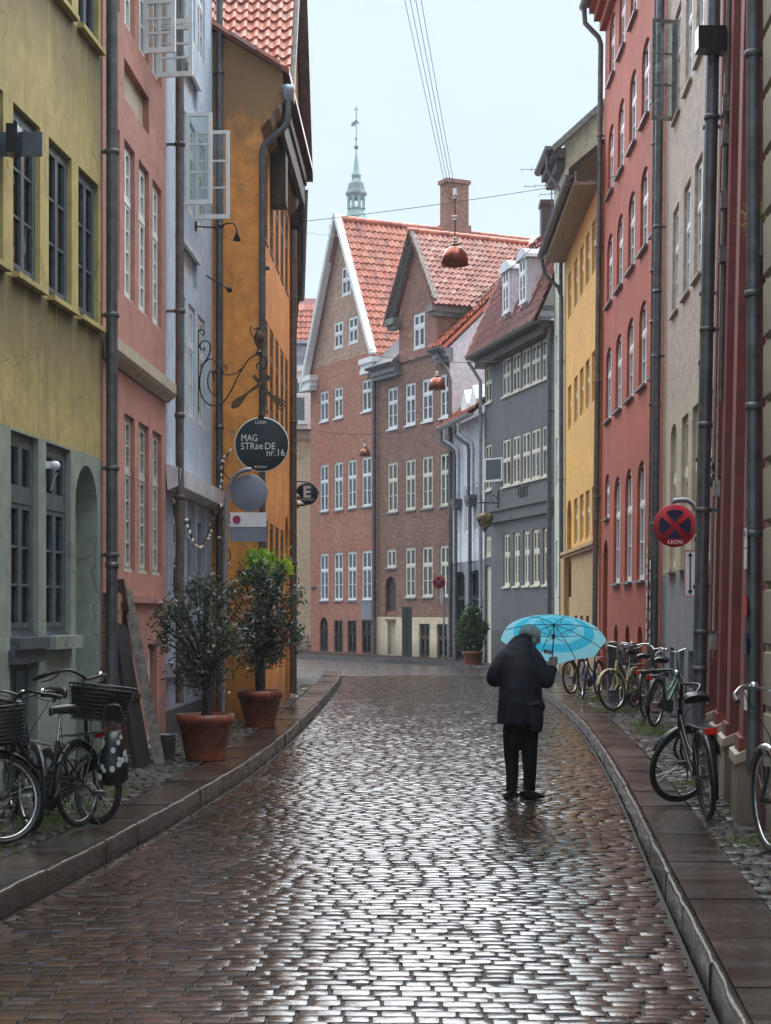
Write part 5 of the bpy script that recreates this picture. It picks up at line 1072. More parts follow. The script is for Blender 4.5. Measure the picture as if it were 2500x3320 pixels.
# ------------------------------------------------------------------ bicycles
def bicycle(loc, head, label, frame='black_metal', steer=0, lean=0, wr=.335, base=1.05, scale=.95, basket=False, guard='black_metal', rack=True, step=True, bar='steel', grip='black_rubber', skirt=False, stand=1, small=False, pack=False, bell=True, bar_z=1.03, crate_tint='black_plastic', name='bicycle', tyre='black_rubber', rim='steel'):
    T = empty(name, (loc[0],loc[1],loc[2]), head, label, 'bicycle', 'bicycles parked along the pavement', rx=lean); T.scale = (scale,)*3
    ht_top = Vector((base-.20,0,.80)); ht_bot = Vector((base-.13,0,.60)); axd = (ht_top-ht_bot).normalized()
    if small: ht_top = Vector((base-.17,0,.62)); ht_bot = Vector((base-.12,0,.46)); axd = (ht_top-ht_bot).normalized()
    ST = Matrix.Translation(ht_bot) @ Matrix.Rotation(steer, 4, axd) @ Matrix.Translation(-ht_bot)
    bb = Vector((.43,0,.28)); seat_t = Vector((.27,0,.70 if not small else .55)); rear = Vector((0,0,wr)); front = Vector((base,0,wr)); F = M[frame]
    f = MB(); f.tube([bb,seat_t], .017, 10)
    if step: f.tube(smoothpath([ht_bot+axd*.04, Vector((base*.62,0,.42)), bb], 5), .019, 10); f.tube(smoothpath([ht_top-axd*.03, Vector((base*.6,0,.55)), Vector((.36,0,.46))], 5), .016, 10)
    else: f.tube([ht_bot+axd*.04,bb], .019, 10); f.tube([ht_top-axd*.03,seat_t-Vector((0,0,.04))], .016, 10)
    f.tube([ht_bot-axd*.02,ht_top+axd*.02], .022, 10)
    for s in (-1,1):
        f.tube([bb+Vector((0,s*.03,0)),rear+Vector((0,s*.055,0))], .010, 8); f.tube([seat_t+Vector((0,s*.015,-.05)),rear+Vector((0,s*.055,0))], .008, 8)
    f.build('frame', F, T)
    k = MB()
    crown = ht_bot-axd*.04
    for s in (-1,1): k.tube(smoothpath([ST@(crown+Vector((0,s*.03,0))), ST@(crown+Vector((.02,s*.05,-.12))), ST@(front+Vector((0,s*.05,0)))], 4), .012, 8)
    k.tube([ST@(crown),ST@(ht_top+axd*.12)], .014, 8); k.build('fork', F, T)
    def wheel(c, Mx, spokes=28):
        wt = MB(); n = 40; ring = lambda r, y=0: [Mx@(c+Vector((r*math.cos(2*PI*i/n),y,r*math.sin(2*PI*i/n)))) for i in range(n)]
        wt.tube(ring(wr-.02), .02, 8, closed=True); W = wt.build('wheel', M[tyre], T)
        rm = MB(); rm.tube(ring(wr-.045), .012, 6, closed=True); rm.build('rim', M[rim], W)
        sp = MB()
        for i in range(spokes):
            a = 2*PI*i/spokes; s = .03*(1 if i%2 else -1); a2 = a+(.5 if (i//2)%2 else -.5)
            sp.tube([Mx@(c+Vector((.022*math.cos(a2),s,.022*math.sin(a2)))), Mx@(c+Vector(((wr-.05)*math.cos(a),0,(wr-.05)*math.sin(a))))], .0013, 3, cap=False)
        sp.build('spokes', M['steel'], W)
        hb_ = MB(); hb_.tube([Mx@(c+Vector((0,-.05,0))),Mx@(c+Vector((0,.05,0)))], .022, 10); hb_.build('hub', M['dark_steel'], W)
    I4 = Matrix.Identity(4); wheel(rear, I4); wheel(front, ST)
    def mud(c, Mx, a0, a1):
        g = MB(); n = 16; vs = []
        for i in range(n+1):
            a = R(a0+(a1-a0)*i/n)
            for s, dr in ((-.03,-.012),(-.02,.006),(0,.012),(.02,.006),(.03,-.012)): vs.append(Mx@(c+Vector(((wr+.018+dr)*math.cos(a),s,(wr+.018+dr)*math.sin(a)))))
        g.add(vs, [(i*5+j,i*5+j+1,(i+1)*5+j+1,(i+1)*5+j) for i in range(n) for j in range(4)], 0, True)
        for s in (-1,1): g.tube([Mx@(c+Vector((0,s*.055,0))), Mx@(c+Vector(((wr+.02)*math.cos(R(a1-20)),s*.03,(wr+.02)*math.sin(R(a1-20)))))], .003, 5)
        g.build('mudguard', M[guard], T)
    mud(rear, I4, 35, 205); mud(front, ST, 20 if not small else 30, 165); 
    h = MB(); stem = ht_top+axd*(.12 if not small else .30); hz_ = Vector((stem.x-.02,0,bar_z)); hbp = []
    h.tube([ST@ht_top,ST@hz_], .013, 8)
    P = [Vector((-.17,-.31,-.03)),Vector((-.08,-.30,.0)),Vector((.03,-.20,.05)),Vector((.05,-.06,.02)),Vector((.03,0,0)),Vector((.05,.06,.02)),Vector((.03,.20,.05)),Vector((-.08,.30,.0)),Vector((-.17,.31,-.03))]
    h.tube([ST@(hz_+q) for q in smoothpath(P,4)], .011, 8)
    for s in (-1,1): h.tube(smoothpath([ST@(hz_+Vector((.0,s*.24,.03))),ST@(hz_+Vector((-.04,s*.26,-.02))),ST@(hz_+Vector((-.13,s*.285,-.055)))],3), .005, 6)
    HBAR = h.build('handlebar', M[bar], T)
    for s in (-1,1): g = MB(); g.tube([ST@(hz_+Vector((-.19,s*.311,-.035))),ST@(hz_+Vector((-.075,s*.298,.002)))], .017, 10); g.build('grip', M[grip], HBAR)
    if bell: g = MB(); g.lathe([(.028,0),(.026,.014),(.012,.026),(0,.028)], ST@(hz_+Vector((.03,.14,.045))), 12); g.build('bell', M['steel'], HBAR)
    cbl = MB(); cbl.tube(smoothpath([ST@(hz_+Vector((.0,.22,.03))),ST@(hz_+Vector((.16,.14,-.06))),ST@(hz_+Vector((.10,.03,-.28))),ht_bot+Vector((.02,.03,.02))],5), .0035, 5); cbl.tube(smoothpath([ST@(hz_+Vector((.0,-.22,.03))),ST@(hz_+Vector((.15,-.12,-.03))),ST@(hz_+Vector((.10,-.03,-.26))),ht_bot+Vector((.02,-.03,.0))],5), .0035, 5); cbl.build('brake_cable', M['cord_black'], T)
    s_ = MB(); sz = .90; s_.tube([seat_t,Vector((seat_t.x-.055,0,sz))], .012, 8); s_.build('seat_post', M['steel'], T)
    s_ = MB(); sx = seat_t.x-.06; vs = []; pr = [(-.13,.095,.0),(-.10,.105,.02),(-.02,.09,.025),(.06,.045,.018),(.13,.022,.012),(.15,.012,.0)]
    for x, wv, z in pr:
        for u, dz in ((-1,-.045),(-1,-.01),(-.6,.012),(0,.018),(.6,.012),(1,-.01),(1,-.045)): vs.append((sx+x, u*wv, sz+.045+z+dz))
    n = len(pr); s_.add(vs, [(i*7+j,i*7+j+1,(i+1)*7+j+1,(i+1)*7+j) for i in range(n-1) for j in range(6)]+[tuple(range(7)), tuple(range((n-1)*7,n*7))], 0, True); s_.build('saddle', M['leather_black'], T)
    c = MB(); c.lathe([(.0,-.004),(.09,-.004),(.09,.004),(0,.004)], (0,0,0), 20, M=Matrix.Translation(bb+Vector((0,-.045,0))) @ Matrix.Rotation(PI/2,4,'X')); c.tube([bb+Vector((0,-.055,0)),bb+Vector((.09,-.065,-.14))], .009, 6); c.tube([bb+Vector((0,.055,0)),bb+Vector((-.09,.065,.14))], .009, 6); CR = c.build('crank', M['dark_steel'], T)
    for q in (bb+Vector((.09,-.11,-.14)), bb+Vector((-.09,.11,.14))): g = MB(); g.box(q.x-.045,q.y-.04,q.z-.012,q.x+.045,q.y+.04,q.z+.012); g.build('pedal', M['black_plastic'], CR)
    g = MB(); g.add([(bb.x+.11,-.05,bb.z+.07),(bb.x+.11,-.05,bb.z-.07),(bb.x,-.05,bb.z-.10),(-.06,-.05,wr-.05),(-.08,-.05,wr+.02),(-.04,-.05,wr+.06),(bb.x,-.05,bb.z+.10)]+[(bb.x+.11,-.075,bb.z+.07),(bb.x+.11,-.075,bb.z-.07),(bb.x,-.075,bb.z-.10),(-.06,-.075,wr-.05),(-.08,-.075,wr+.02),(-.04,-.075,wr+.06),(bb.x,-.075,bb.z+.10)], [(0,1,2,3,4,5,6),(13,12,11,10,9,8,7)]+[(i,(i+1)%7,7+(i+1)%7,7+i) for i in range(7)]); g.build('chain_guard', M[guard], T)
    if rack:
        g = MB(); rz_ = wr*2+.06
        for s in (-1,1): g.tube([(-.32,s*.06,rz_),(.18,s*.06,rz_)], .006, 6); g.tube([(-.18,s*.065,rz_),(0,s*.062,wr)], .005, 6)
        g.tube([(-.32,-.06,rz_),(-.33,0,rz_),(-.32,.06,rz_)], .006, 6)
        for q in (-.2,-.1,0,.1): g.tube([(q,-.06,rz_),(q,.06,rz_)], .005, 6)
        g.build('rack', M['dark_steel'], T)
        g = MB(); g.box(-.365,-.045,rz_-.045,-.335,.045,rz_+.005); g.build('tail_light', M['tail_red'], T)
    if stand: g = MB(); g.tube([(.10,.05,wr-.03),(.02,.05+.16*stand,.0)], .008, 6); g.build('kickstand', M['dark_steel'], T)
    g = MB(); g.lathe([(.0,.0),(.02,.005),(.036,.035),(.036,.05),(0,.052)], (0,0,0), 12, M=ST @ Matrix.Translation(ht_bot+Vector((.09,0,.06))) @ Matrix.Rotation(PI/2,4,'Y')); g.build('headlight', M['steel'], T)
    if basket:
        bx0, bx1, bz0, bz1 = hz_.x+.07, hz_.x+.33, bar_z-.30, bar_z-.04; g = MB(); ring = lambda z, gr: [(bx0-gr*.1,-.15-gr,z),(bx1+gr,-.15-gr,z),(bx1+gr,.15+gr,z),(bx0-gr*.1,.15+gr,z)]
        nlev = 9
        for j in range(nlev+1):
            z = bz0+(bz1-bz0)*j/nlev; q = ring(z, .045*j/nlev); g.tube([ST@Vector(v) for v in q], .004 if j < nlev else .007, 5, closed=True)
        q0 = ring(bz0, 0); q1 = ring(bz1, .045)
        for e_ in range(4):
            for j in range(8):
                t_ = j/8; a_ = Vector(q0[e_]).lerp(Vector(q0[(e_+1)%4]), t_); c_ = Vector(q1[e_]).lerp(Vector(q1[(e_+1)%4]), t_); g.tube([ST@a_,ST@c_], .003, 4, cap=False)
        for j in range(6): yy = -.13+.052*j; g.tube([ST@Vector((bx0,yy,bz0)),ST@Vector((bx1,yy,bz0))], .003, 4)
        BK = g.build('basket', M[crate_tint], T)
        if pack:
            v = MB(); qi = [Vector(p_) for p_ in ring(bz0+.01,-.012)]; qo = [Vector(p_) for p_ in ring(bz1-.02,.03)]
            v.add([ST@p_ for p_ in qi]+[ST@p_ for p_ in qo], [(0,1,2,3),(0,1,5,4),(1,2,6,5),(2,3,7,6),(3,0,4,7)]); v.build('basket_liner', M['black_plastic'], BK)
    if skirt:
        g = MB()
        for s in (-1,1): g.add([(0,s*.06,wr)]+[((wr+.0)*math.cos(R(a))*.97,s*.06,wr+(wr)*math.sin(R(a))*.97) for a in range(30,160,10)], [tuple(range(14))])
        g.build('skirt_guard', M['black_plastic'], T)
    return T
Z = .115
def toward(a, b): return math.atan2(b[1]-a[1], b[0]-a[0])
bl1 = bicycle((-2.17,12.05,Z), toward((-2.17,12.05),(-2.52,11.13)), 'black bicycle with wire front basket at the left picture edge', steer=R(-28), lean=R(3), basket=True, pack=True, stand=1, bar='black_metal', scale=.9, skirt=False)
bl2 = bicycle((-2.58,13.0,Z), toward((-2.58,13.0),(-2.02,12.08)), 'black small-wheeled folding bicycle with basket and polka-dot bag beside yellow house', wr=.235, base=.98, small=True, steer=R(24), basket=True, pack=True, bar='black_metal', scale=.98, bar_z=1.06, rack=True, rim='dark_steel')
bl3 = bicycle((-2.02,12.9,Z) if 0 else (-2.78,12.7,Z), toward((-2.78,12.7),(-2.42,11.7)), 'black city bicycle leaning on the yellow house between two basket bicycles', steer=R(10), lean=R(2), scale=.9, bar='dark_steel', stand=-1)
v = MB(); v.lathe([(.0,.0),(.022,.0),(.024,.09),(.0,.095)], (0,0,0), 14); v.lathe([(.026,.095),(.026,.12),(0,.122)], (0,0,0), 14)
br1 = bicycle((2.38,12.52,Z), R(91), 'black city bicycle on its stand with front wheel turned sideways on right pavement', steer=R(-68), lean=R(-4), stand=-1, bar='black_metal', rim='black_metal')
br2 = bicycle((2.42,9.72,Z), R(89), 'dark teal bicycle with chrome curved handlebar at the right picture edge', frame='bike_teal', steer=R(6), guard='steel', stand=1, bar='steel', scale=1.0)
br3 = bicycle((3.55,22.4,Z), R(62), 'grey-green bicycle with brown saddle leaning by the roughcast house', frame='bike_green', steer=R(25), bar='steel', lean=R(4))
br4 = bicycle((3.95,26.9,Z), R(-118), 'cream bicycle with pale mudguards parked beside the utility cabinet', frame='bike_cream', guard='bike_cream', steer=R(-22), bar='steel')
br5 = bicycle((3.88,30.9,Z), R(-112), 'bright blue bicycle behind the umbrella near red house', frame='bike_blue', steer=R(20), bar='steel', tyre='black_rubber')
br6 = bicycle((3.72,32.2,Z), R(-108), 'black bicycle farthest along the red house wall', steer=R(-15), bar='steel')
br7 = bicycle((3.72,24.3,Z), R(70), 'black bicycle with chrome bars between cream and grey-green bicycles', steer=R(-40), bar='steel', lean=R(-3))
br8 = bicycle((4.02,28.5,Z), R(-100), 'dark bicycle with basket hemmed in next to the utility cabinet', steer=R(12), bar='steel', basket=True)
# bag with pale spots on the folding bicycle
BG = empty('polka_dot_bag', (-1.93,12.02,.42), R(15), 'black bag with pale polka dots hanging from the folding bicycle', 'bag')
b = MB(); vs = []; prof = [(0,.07,.05),(.04,.11,.08),(.14,.105,.085),(.30,.075,.055),(.38,.05,.03)]
loft(b, [((0,0,z),rx,ry) for z,rx,ry in prof], 22); b.build('bag_body', M['leather_black'], BG)
st = MB(); st.tube(smoothpath([(-.07,0,.40),(-.05,.0,.55),(.05,0,.55),(.07,0,.40)],4), .008, 6); st.build('strap', M['leather_black'], BG)
for k in range(34):
    a = random.uniform(0, 2*PI); z = random.uniform(.05,.36); i = max(j for j in range(4) if prof[j][0] <= z); t_ = (z-prof[i][0])/(prof[i+1][0]-prof[i][0]); rx = prof[i][1]+(prof[i+1][1]-prof[i][1])*t_; ry = prof[i][2]+(prof[i+1][2]-prof[i][2])*t_
    q = MB(); r_ = random.uniform(.012,.02); nrm = Vector((math.cos(a)/rx, math.sin(a)/ry, 0)).normalized(); tn = Vector((-nrm.y,nrm.x,0)); c = Vector((rx*math.cos(a), ry*math.sin(a), z))+nrm*.004
    q.poly([c+tn*r_*math.cos(2*PI*j/10)+Vector((0,0,1))*r_*1.2*math.sin(2*PI*j/10) for j in range(10)]); q.build('dot', M['sticker_white'], BG)

# ------------------------------------------------------------------ potted trees
def leafy(b, n, pos, lmin, lmax, wf, droop=.2, clump=None):
    for _ in range(n):
        c = pos(); 
        d = Vector((random.gauss(0,1),random.gauss(0,1),random.gauss(.15,.8))).normalized(); L = random.uniform(lmin,lmax); s = d.orthogonal().normalized(); s.rotate(Matrix.Rotation(random.uniform(0,2*PI),3,d)); s *= L*wf
        c = Vector(c); b.add([c, c+d*L*.5+s, c+d*L, c+d*L*.5-s], [(0,1,2,3)])
def pot(par, r0, r1, h, mat='terracotta'):
    p = MB(); rimh = h*.22; p.lathe([(0,0),(r0,0),(r0,.01),(r1*.93,h-rimh),(r1,h-rimh),(r1*1.02,h),(r1*.93,h),(r1*.9,h-.06),(0,h-.06)], n=36); P = p.build('pot', M[mat], par)
    s = MB(); s.lathe([(0,h-.05),(r1*.9,h-.055)], n=24); s.build('soil', M['soil'], P); return P
def potted_tree(name, loc, label, r0, r1, h, trunk_h, crown, n_leaf, leaf, lr, cat='tree', group=None, tr=.035, lw=.16):
    T = empty(name, loc, random.uniform(0,6), label, cat, group); pot(T, r0, r1, h)
    t = MB(); zt = h-.06+trunk_h; t.tube(smoothpath([(0,0,h-.08),(.02,.01,h+trunk_h*.3),(-.015,.02,h+trunk_h*.65),(.01,0,zt)],4), [tr*(1.15-.03*i) for i in range(13)], 10)
    cl = []
    for k in range(crown['clumps']):
        a = random.uniform(0,2*PI); rr = crown['r']*math.sqrt(random.random())*.85; z = zt+crown['z0']+crown['h']*random.random(); shape = math.sin(PI*min(.97,max(.06,(z-zt-crown['z0'])/crown['h'])))**.55
        c = Vector((rr*shape*math.cos(a), rr*shape*math.sin(a), z)); cl.append((c, random.uniform(.10,.2)))
        t.tube(smoothpath([(.01,0,zt-.1+random.uniform(-.1,.1)), Vector((c.x*.4,c.y*.4,(zt+c.z)/2)), c],3), [tr*.35*(1-.08*i) for i in range(7)], 5)
    t.build('trunk', M['bark'], T)
    b = MB()
    def pos():
        c, s = random.choice(cl); return (c.x+random.gauss(0,s*.42), c.y+random.gauss(0,s*.42), c.z+random.gauss(0,s*.55))
    leafy(b, n_leaf, pos, lr[0], lr[1], lw); o = b.build('crown', M[leaf], T); return T
potted_tree('potted_olive_tree', (-1.87,17.62,.11), 'olive tree in the nearer terracotta pot by the blue house', .205,.295,.475, .50, dict(clumps=46, r=.62, z0=-.12, h=1.0), 3900, 'leaf_olive', (.04,.085), tr=.05, group='potted olive trees')
potted_tree('potted_olive_tree', (-1.67,22.6,.11), 'olive tree in the farther terracotta pot before the orange flank', .19,.30,.49, .62, dict(clumps=58, r=.80, z0=-.22, h=1.3), 5000, 'leaf_olive', (.045,.10), tr=.05, group='potted olive trees')
potted_tree('lime_green_shrub', (-1.70,23.5,.11), 'shrub with bright lime green leaves rising behind the olive trees', .17,.22,.33, 1.72, dict(clumps=20, r=.50, z0=-.05, h=.35), 620, 'leaf_lime', (.07,.13), cat='shrub', lw=.33)
potted_tree('leafy_bush', (2.55,49.6,.08), 'dark green bush in front of low white house', .25,.3,.4, .5, dict(clumps=46, r=.45, z0=-.45, h=1.15), 3200, 'leaf_green', (.08,.16), cat='shrub', lw=.25)
# ------------------------------------------------------------------ restaurant sign on its iron bracket
SG = empty('restaurant_sign', (-2.535,23.0,0), 0, 'round black restaurant sign hanging from scrolled iron bracket on blue house', 'sign')
U = .001473
def gp(x, y, dy=0): return (U*(x-115), dy, 1.65+(962-.3525*y)*.00418)
b = MB()
for P, r in (([(115,900),(115,200),(125,152),(150,138),(168,160),(160,185),(146,180)],.009),
    ([(165,298),(172,318),(150,325),(130,300),(135,262),(170,240),(210,255),(225,300),(215,360),(190,410),(150,470),(130,560),(125,660),(150,760),(210,825),(270,835),(330,815),(390,740),(440,650),(480,560),(530,480),(580,410),(640,370),(690,370),(735,400),(745,450),(720,495),(680,505),(652,482),(658,450),(685,442)],.010),
    ([(258,600),(250,560),(235,520),(210,540),(200,600),(210,680),(250,730),(290,715),(318,640),(322,540),(300,460),(250,410),(205,412),(178,440)],.009),
    ([(362,512),(376,492),(360,466),(330,480),(325,520),(360,550),(410,553),(460,535),(512,495)],.008)):
    b.tube(smoothpath([gp(*p) for p in P], 4), r, 8)
for y in (290,620,860): x, _, z = gp(115,y); b.box(x-.03,-.02,z-.02,x+.012,.02,z+.02)
b.tube([gp(690,368),gp(690,955)], .009, 8); b.build('bracket', M['iron'], SG)
x, _, z0 = gp(672,355); k = U
j = MB(); j.lathe([(0,0),(34*k,0),(34*k,8*k),(16*k,26*k),(14*k,42*k),(34*k,80*k),(50*k,125*k),(47*k,165*k),(26*k,200*k),(22*k,215*k),(34*k,235*k),(28*k,236*k)], (x,0,z0), 18); J = j.build('jug', M['bronze'], SG)
h = MB(); h.tube(smoothpath([gp(645,140),gp(605,108),gp(590,140),gp(608,190),gp(632,222)],4), .008, 8); h.build('jug_handle', M['bronze'], J)
def flat_outline(pts, mat, name, par, th=.008, dy=0): q = MB(); q.prism([(gp(*p)[0], gp(*p)[2]) for p in pts], dy-th/2, dy+th/2); return q.build(name, M[mat], par)
sp_ = flat_outline([(748,552),(785,572),(695,652),(560,742),(535,790),(490,850),(435,868),(415,850),(425,805),(470,765),(530,738),(655,640)], 'bronze', 'spoon', SG, .012, -.014)
fk_ = flat_outline([(605,570),(628,545),(700,630),(790,735),(850,755),(925,805),(922,815),(862,782),(920,840),(915,850),(852,800),(905,870),(898,878),(840,820),(885,890),(876,893),(800,790),(770,755),(680,660)], 'bronze', 'fork', SG, .012, .014)
cx, _, cz = gp(697,1195)
d = MB(); d.lathe([(0,-.014),(.352,-.014),(.362,-.010),(.362,.010),(.352,.014),(0,.014)], (cx,0,cz), 56, M=Matrix.Rotation(PI/2,4,'X')); DS = d.build('disc', M['sign_dark'], SG)
d = MB(); d.tube([(cx+.36*math.cos(2*PI*i/56),0,cz+.36*math.sin(2*PI*i/56)) for i in range(56)], .0115, 8, closed=True); d.build('rim', M['letter'], DS)
x, _, z = gp(690,945); MB().box(x-.04,-.02,z-.02,x+.04,.02,z+.03).build('hanger', M['iron'], SG)
def stext(s, zx, zy, size, **kw): x, _, z = gp(zx, zy); return text(s, size, 'letter', DS, (x,-.0165,z), (PI/2,0,0), align='LEFT', **kw)
stext('MAG', 505,1137,.132, sx=.80); stext('STR', 503,1213,.132, sx=.90); stext('a', 638,1209,.14, sx=.78); stext('e', 674,1209,.14, sx=.78); stext('DE', 722,1213,.132, sx=.92); stext('nr.16', 738,1272,.135, sx=.90)
stext('LORRI', 636,993,.062, sx=.9); stext('RESTAURANT', 628,1402,.046, sx=.62)
# street sign seen from behind, with small panel
PS = empty('parking_sign', (-1.80,18.4,.11), 0, 'grey back of a round traffic sign on a bent post behind the olive tree', 'sign')
s_ = 18.4/5500; q = lambda u, v: ((u-1250)*s_+1.80, 0, 1.65+(1982-v)*s_-.11)
b = MB(); b.tube([q(718,2465),q(733,1700)]+smoothpath([q(734,1640),q(738,1590),q(760,1545),q(790,1525),q(815,1522)],4), .024, 12); b.build('post', M['galv'], PS)
c = q(807,1597); d = MB(); d.lathe([(0,-.01),(.195,-.01),(.203,-.006),(.203,.006),(.195,.010),(0,.010)], (c[0],.04,c[2]), 48, M=Matrix.Rotation(PI/2,4,'X')); d.build('sign_disc', M['sign_grey'], PS)
x0,_,z1 = q(745,1661); x1,_,z0 = q(863,1756); zm = q(0,1708)[2]
MB().box(x0,.03,z0,x1,.042,zm).build('lower_panel', M['sign_grey'], PS); wp = MB().box(x0,.026,zm,x1,.044,z1).build('upper_panel', M['sign_white'], PS)
c = q(767,1684); d = MB(); d.lathe([(0,0),(.043,0),(.043,.004),(0,.004)], (c[0],.020,c[2]), 28, M=Matrix.Rotation(PI/2,4,'X')); d.sm = [False]*len(d.sm); d.build('magenta_dot', M['sign_magenta'], wp)
for z in (z1+.02, z0-.01): pass
# letter E sign and hooded lamps further along
ES = empty('bakery_sign', (-1.80,32.4,0), 0, 'round black sign with white letter E on curved bracket', 'sign'); s_ = 32.4/5500; q = lambda u, v: ((u-1250)*s_+1.80, 0, 1.65+(1982-v)*s_)
c = q(995,1602); d = MB(); d.lathe([(0,-.012),(.205,-.012),(.21,-.008),(.21,.008),(.205,.012),(0,.012)], (c[0],0,c[2]), 40, M=Matrix.Rotation(PI/2,4,'X')); DE = d.build('disc', M['sign_dark'], ES)
b = MB(); b.tube(smoothpath([q(948,1561),q(985,1562),q(1005,1566),q(1022,1580),q(1033,1600)],4), .012, 8); b.tube([q(1033,1600),(c[0]+.2,0,c[2])], .01, 6); b.build('bracket', M['iron'], ES)
text('E', .30, 'letter', DE, (c[0],-.016,c[2]+.03), (PI/2,0,0), bold=.012); text('emmerys', .075, 'letter', DE, (c[0],-.016,c[2]-.10), (PI/2,0,0))
for i, (u, v, lab) in enumerate(((945,1612,'upper of two dark hooded wall lamps under the letter E sign'),(960,1637,'lower of two dark hooded wall lamps under the letter E sign'))):
    WLp = empty('wall_lamp', (-1.80,31.6+i*.3,0), 0, lab, 'lamp', 'hooded wall lamps'); s_ = (31.6+i*.3)/5500; q = lambda u, v: ((u-1250)*s_+1.80, 0, 1.65+(1982-v)*s_); c = q(u,v)
    b = MB(); b.lathe([(0,.09),(.05,.085),(.11,.05),(.15,0),(.16,-.02),(.145,-.02),(.0,.03)], (c[0]+.02,0,c[2]), 20); HD_ = b.build('shade', M['bronze'], WLp); b = MB(); b.lathe([(0,-.06),(.04,-.05),(.05,0),(.045,.02)], (c[0]+.02,0,c[2]-.01), 14); b.build('lamp_glass', M['bulb'], WLp); b = MB(); b.tube([(0.0,0,c[2]+.02),(c[0],0,c[2]+.06)], .014, 8); b.build('arm', M['iron'], WLp)
# gooseneck lamps on the blue house
for (y, z, dx, dz, lab) in ((22.7,6.80,.55,-.10,'upper black gooseneck lamp reaching across the orange flank'),(23.75,6.35,.40,-.0,'lower thin black lamp arm with round head on blue house')):
    GL = empty('gooseneck_lamp', (-2.545,y,z), 0, lab, 'lamp', 'arm lamps on the blue house')
    b = MB(); P = [(0,0,0),(.28,-.0,-.01),(.42,0,.04),(.52,0,.03),(.555,0,-.06)] if dz < 0 else [(0,0,.02),(.2,0,-.10),(.36,0,-.2)]
    b.tube(smoothpath(P,5), .011, 8); b.box(-.03,-.03,-.06,.02,.03,.06); b.build('arm', M['iron'], GL); e = P[-1]
    b = MB(); b.lathe([(.012,.0),(.018,-.03),(.055,-.13),(.05,-.13),(.0,-.09)] if dz < 0 else [(0,.04),(.03,.03),(.04,0),(.03,-.03),(0,-.04)], e, 16); b.build('shade', M['iron'], GL)
# string of bulbs along the blue house and pipe
LG_ = empty('light_garland', (-2.6,21,3), 0, 'garland of pale bulbs draped over the blue house ground floor', 'lights')
path = smoothpath([(.02,-.4,.05),(.06,.1,-.12),(.10,.7,-.36),(.12,1.3,-.46),(.14,1.9,-.42),(.17,2.5,-.2),(.25,3.0,.18),(.27,3.25,.55),(.28,3.3,.9)],8)
b = MB(); b.tube(path, .012, 6); path2 = []
for k in range(60):
    a = k*.55; path2.append((.30+.075*math.cos(a), 3.35+.075*math.sin(a), 1.0-.045*k))
b.tube(path2, .008, 5); path3 = smoothpath([(.02,-.35,.0),(.06,-.3,-.5),(.03,-.36,-1.0),(.10,-.32,-1.35),(.22,-.1,-1.62),(.4,.4,-1.75)],6); b.tube(path3, .014, 6); b.build('cord', M['cord_black'], LG_)
bm = MB(); bm.lathe([(0,-.045),(.018,-.035),(.024,-.015),(.014,.012),(.01,.02)], n=10); bm = bm.mesh('bulb', M['bulb'])
for P in path[::2]+path2[::4]+path3[::3]: link('bulb', bm, LG_, (P[0]+random.uniform(-.03,.03),P[1]+random.uniform(-.03,.03),P[2]-.03), (random.gauss(0,.6),random.gauss(0,.6),0))
# ------------------------------------------------------------------ hanging street lamps and cables
def street_lamp(loc, d, label, chain=.55):
    T = empty('hanging_street_lamp', loc, 0, label, 'street lamp', 'copper lamps hung over the street'); r = d/2
    b = MB(); b.lathe([(.04,r*1.42),(r*.35,r*1.36),(r*.68,r*1.12),(r*.90,r*.68),(r,0.0),(r*.985,.0),(r*.87,r*.66),(r*.65,r*1.07),(.03,r*1.35)], n=36); b.build('shade', M['copper'], T)
    b = MB(); b.lathe([(0,r*.30),(r*.3,r*.34),(r*.34,r*.5),(r*.2,r*.85)], n=20); b.build('lamp_glass', M['bulb'], T)
    b = MB(); b.lathe([(.0,r*1.65),(.05,r*1.63),(.07,r*1.5),(.09,r*1.4),(.04,r*1.38)], n=16); b.tube([(0,0,r*1.5),(0,0,r*1.3+chain)], .012, 6); b.build('suspension', M['bronze'], T)
    for k in range(3 if chain > .5 else 1):
        z = r*1.6+.06+k*chain*.40; b = MB(); b.lathe([(0,z-.045),(.045,z-.045),(.05,z-.02),(.03,z-.012),(.03,z+.012),(.05,z+.02),(.045,z+.045),(0,z+.045)], n=14); b.build('insulator', M['porcelain'], T)
    return T
street_lamp((1.27,31,7.98), .50, 'nearest and largest copper dome lamp hung on wires before the chimney', .98)
street_lamp((1.46,48,7.93), .50, 'smaller copper dome lamp hung before the brown brick house', .35)
street_lamp((-.72,59,7.05), .40, 'smallest copper dome lamp hung before red brick wall', .3)
def cable(pts, label, r=.012, sag=.25, grp='overhead cables'):
    a, b_ = Vector(pts[0]), Vector(pts[-1]); n = 24; o = MB().tube([a.lerp(b_, i/n)-Vector((0,0,sag*4*(i/n)*(1-i/n))) for i in range(n+1)], r, 5).build('overhead_cable', M['cord_black']); tag(o, label, 'cable', grp); return o
cable([(-1.72,31,8.75),(4.35,31,9.62)], 'long span wire crossing the sky behind the chimney to the mint house eave', .006, .05)
cable([(-1.75,33,9.05),(-1.2,62,15.4)], 'short wire from dark eaves to the brick gable', .006, .05)
for k, (dx, lab) in enumerate(((-.075,'leftmost'),(-.025,'second from left'),(.025,'third from left'),(.075,'rightmost'))):
    cable([(1.22+dx,31,9.2),(.10+dx*1.6,20,10.0)], lab+' of four thin parallel cables rising across the open sky', .0045, .02, 'four parallel sky cables')
cable([(-2.6,20,10.05),(4.0,20,10.0)], 'span wire above the top of the picture', .008, .05)
cable([(2.1,50,10.4),(4.3,44,11.6)], 'slanting wire beside the roof aerial', .012, .1)
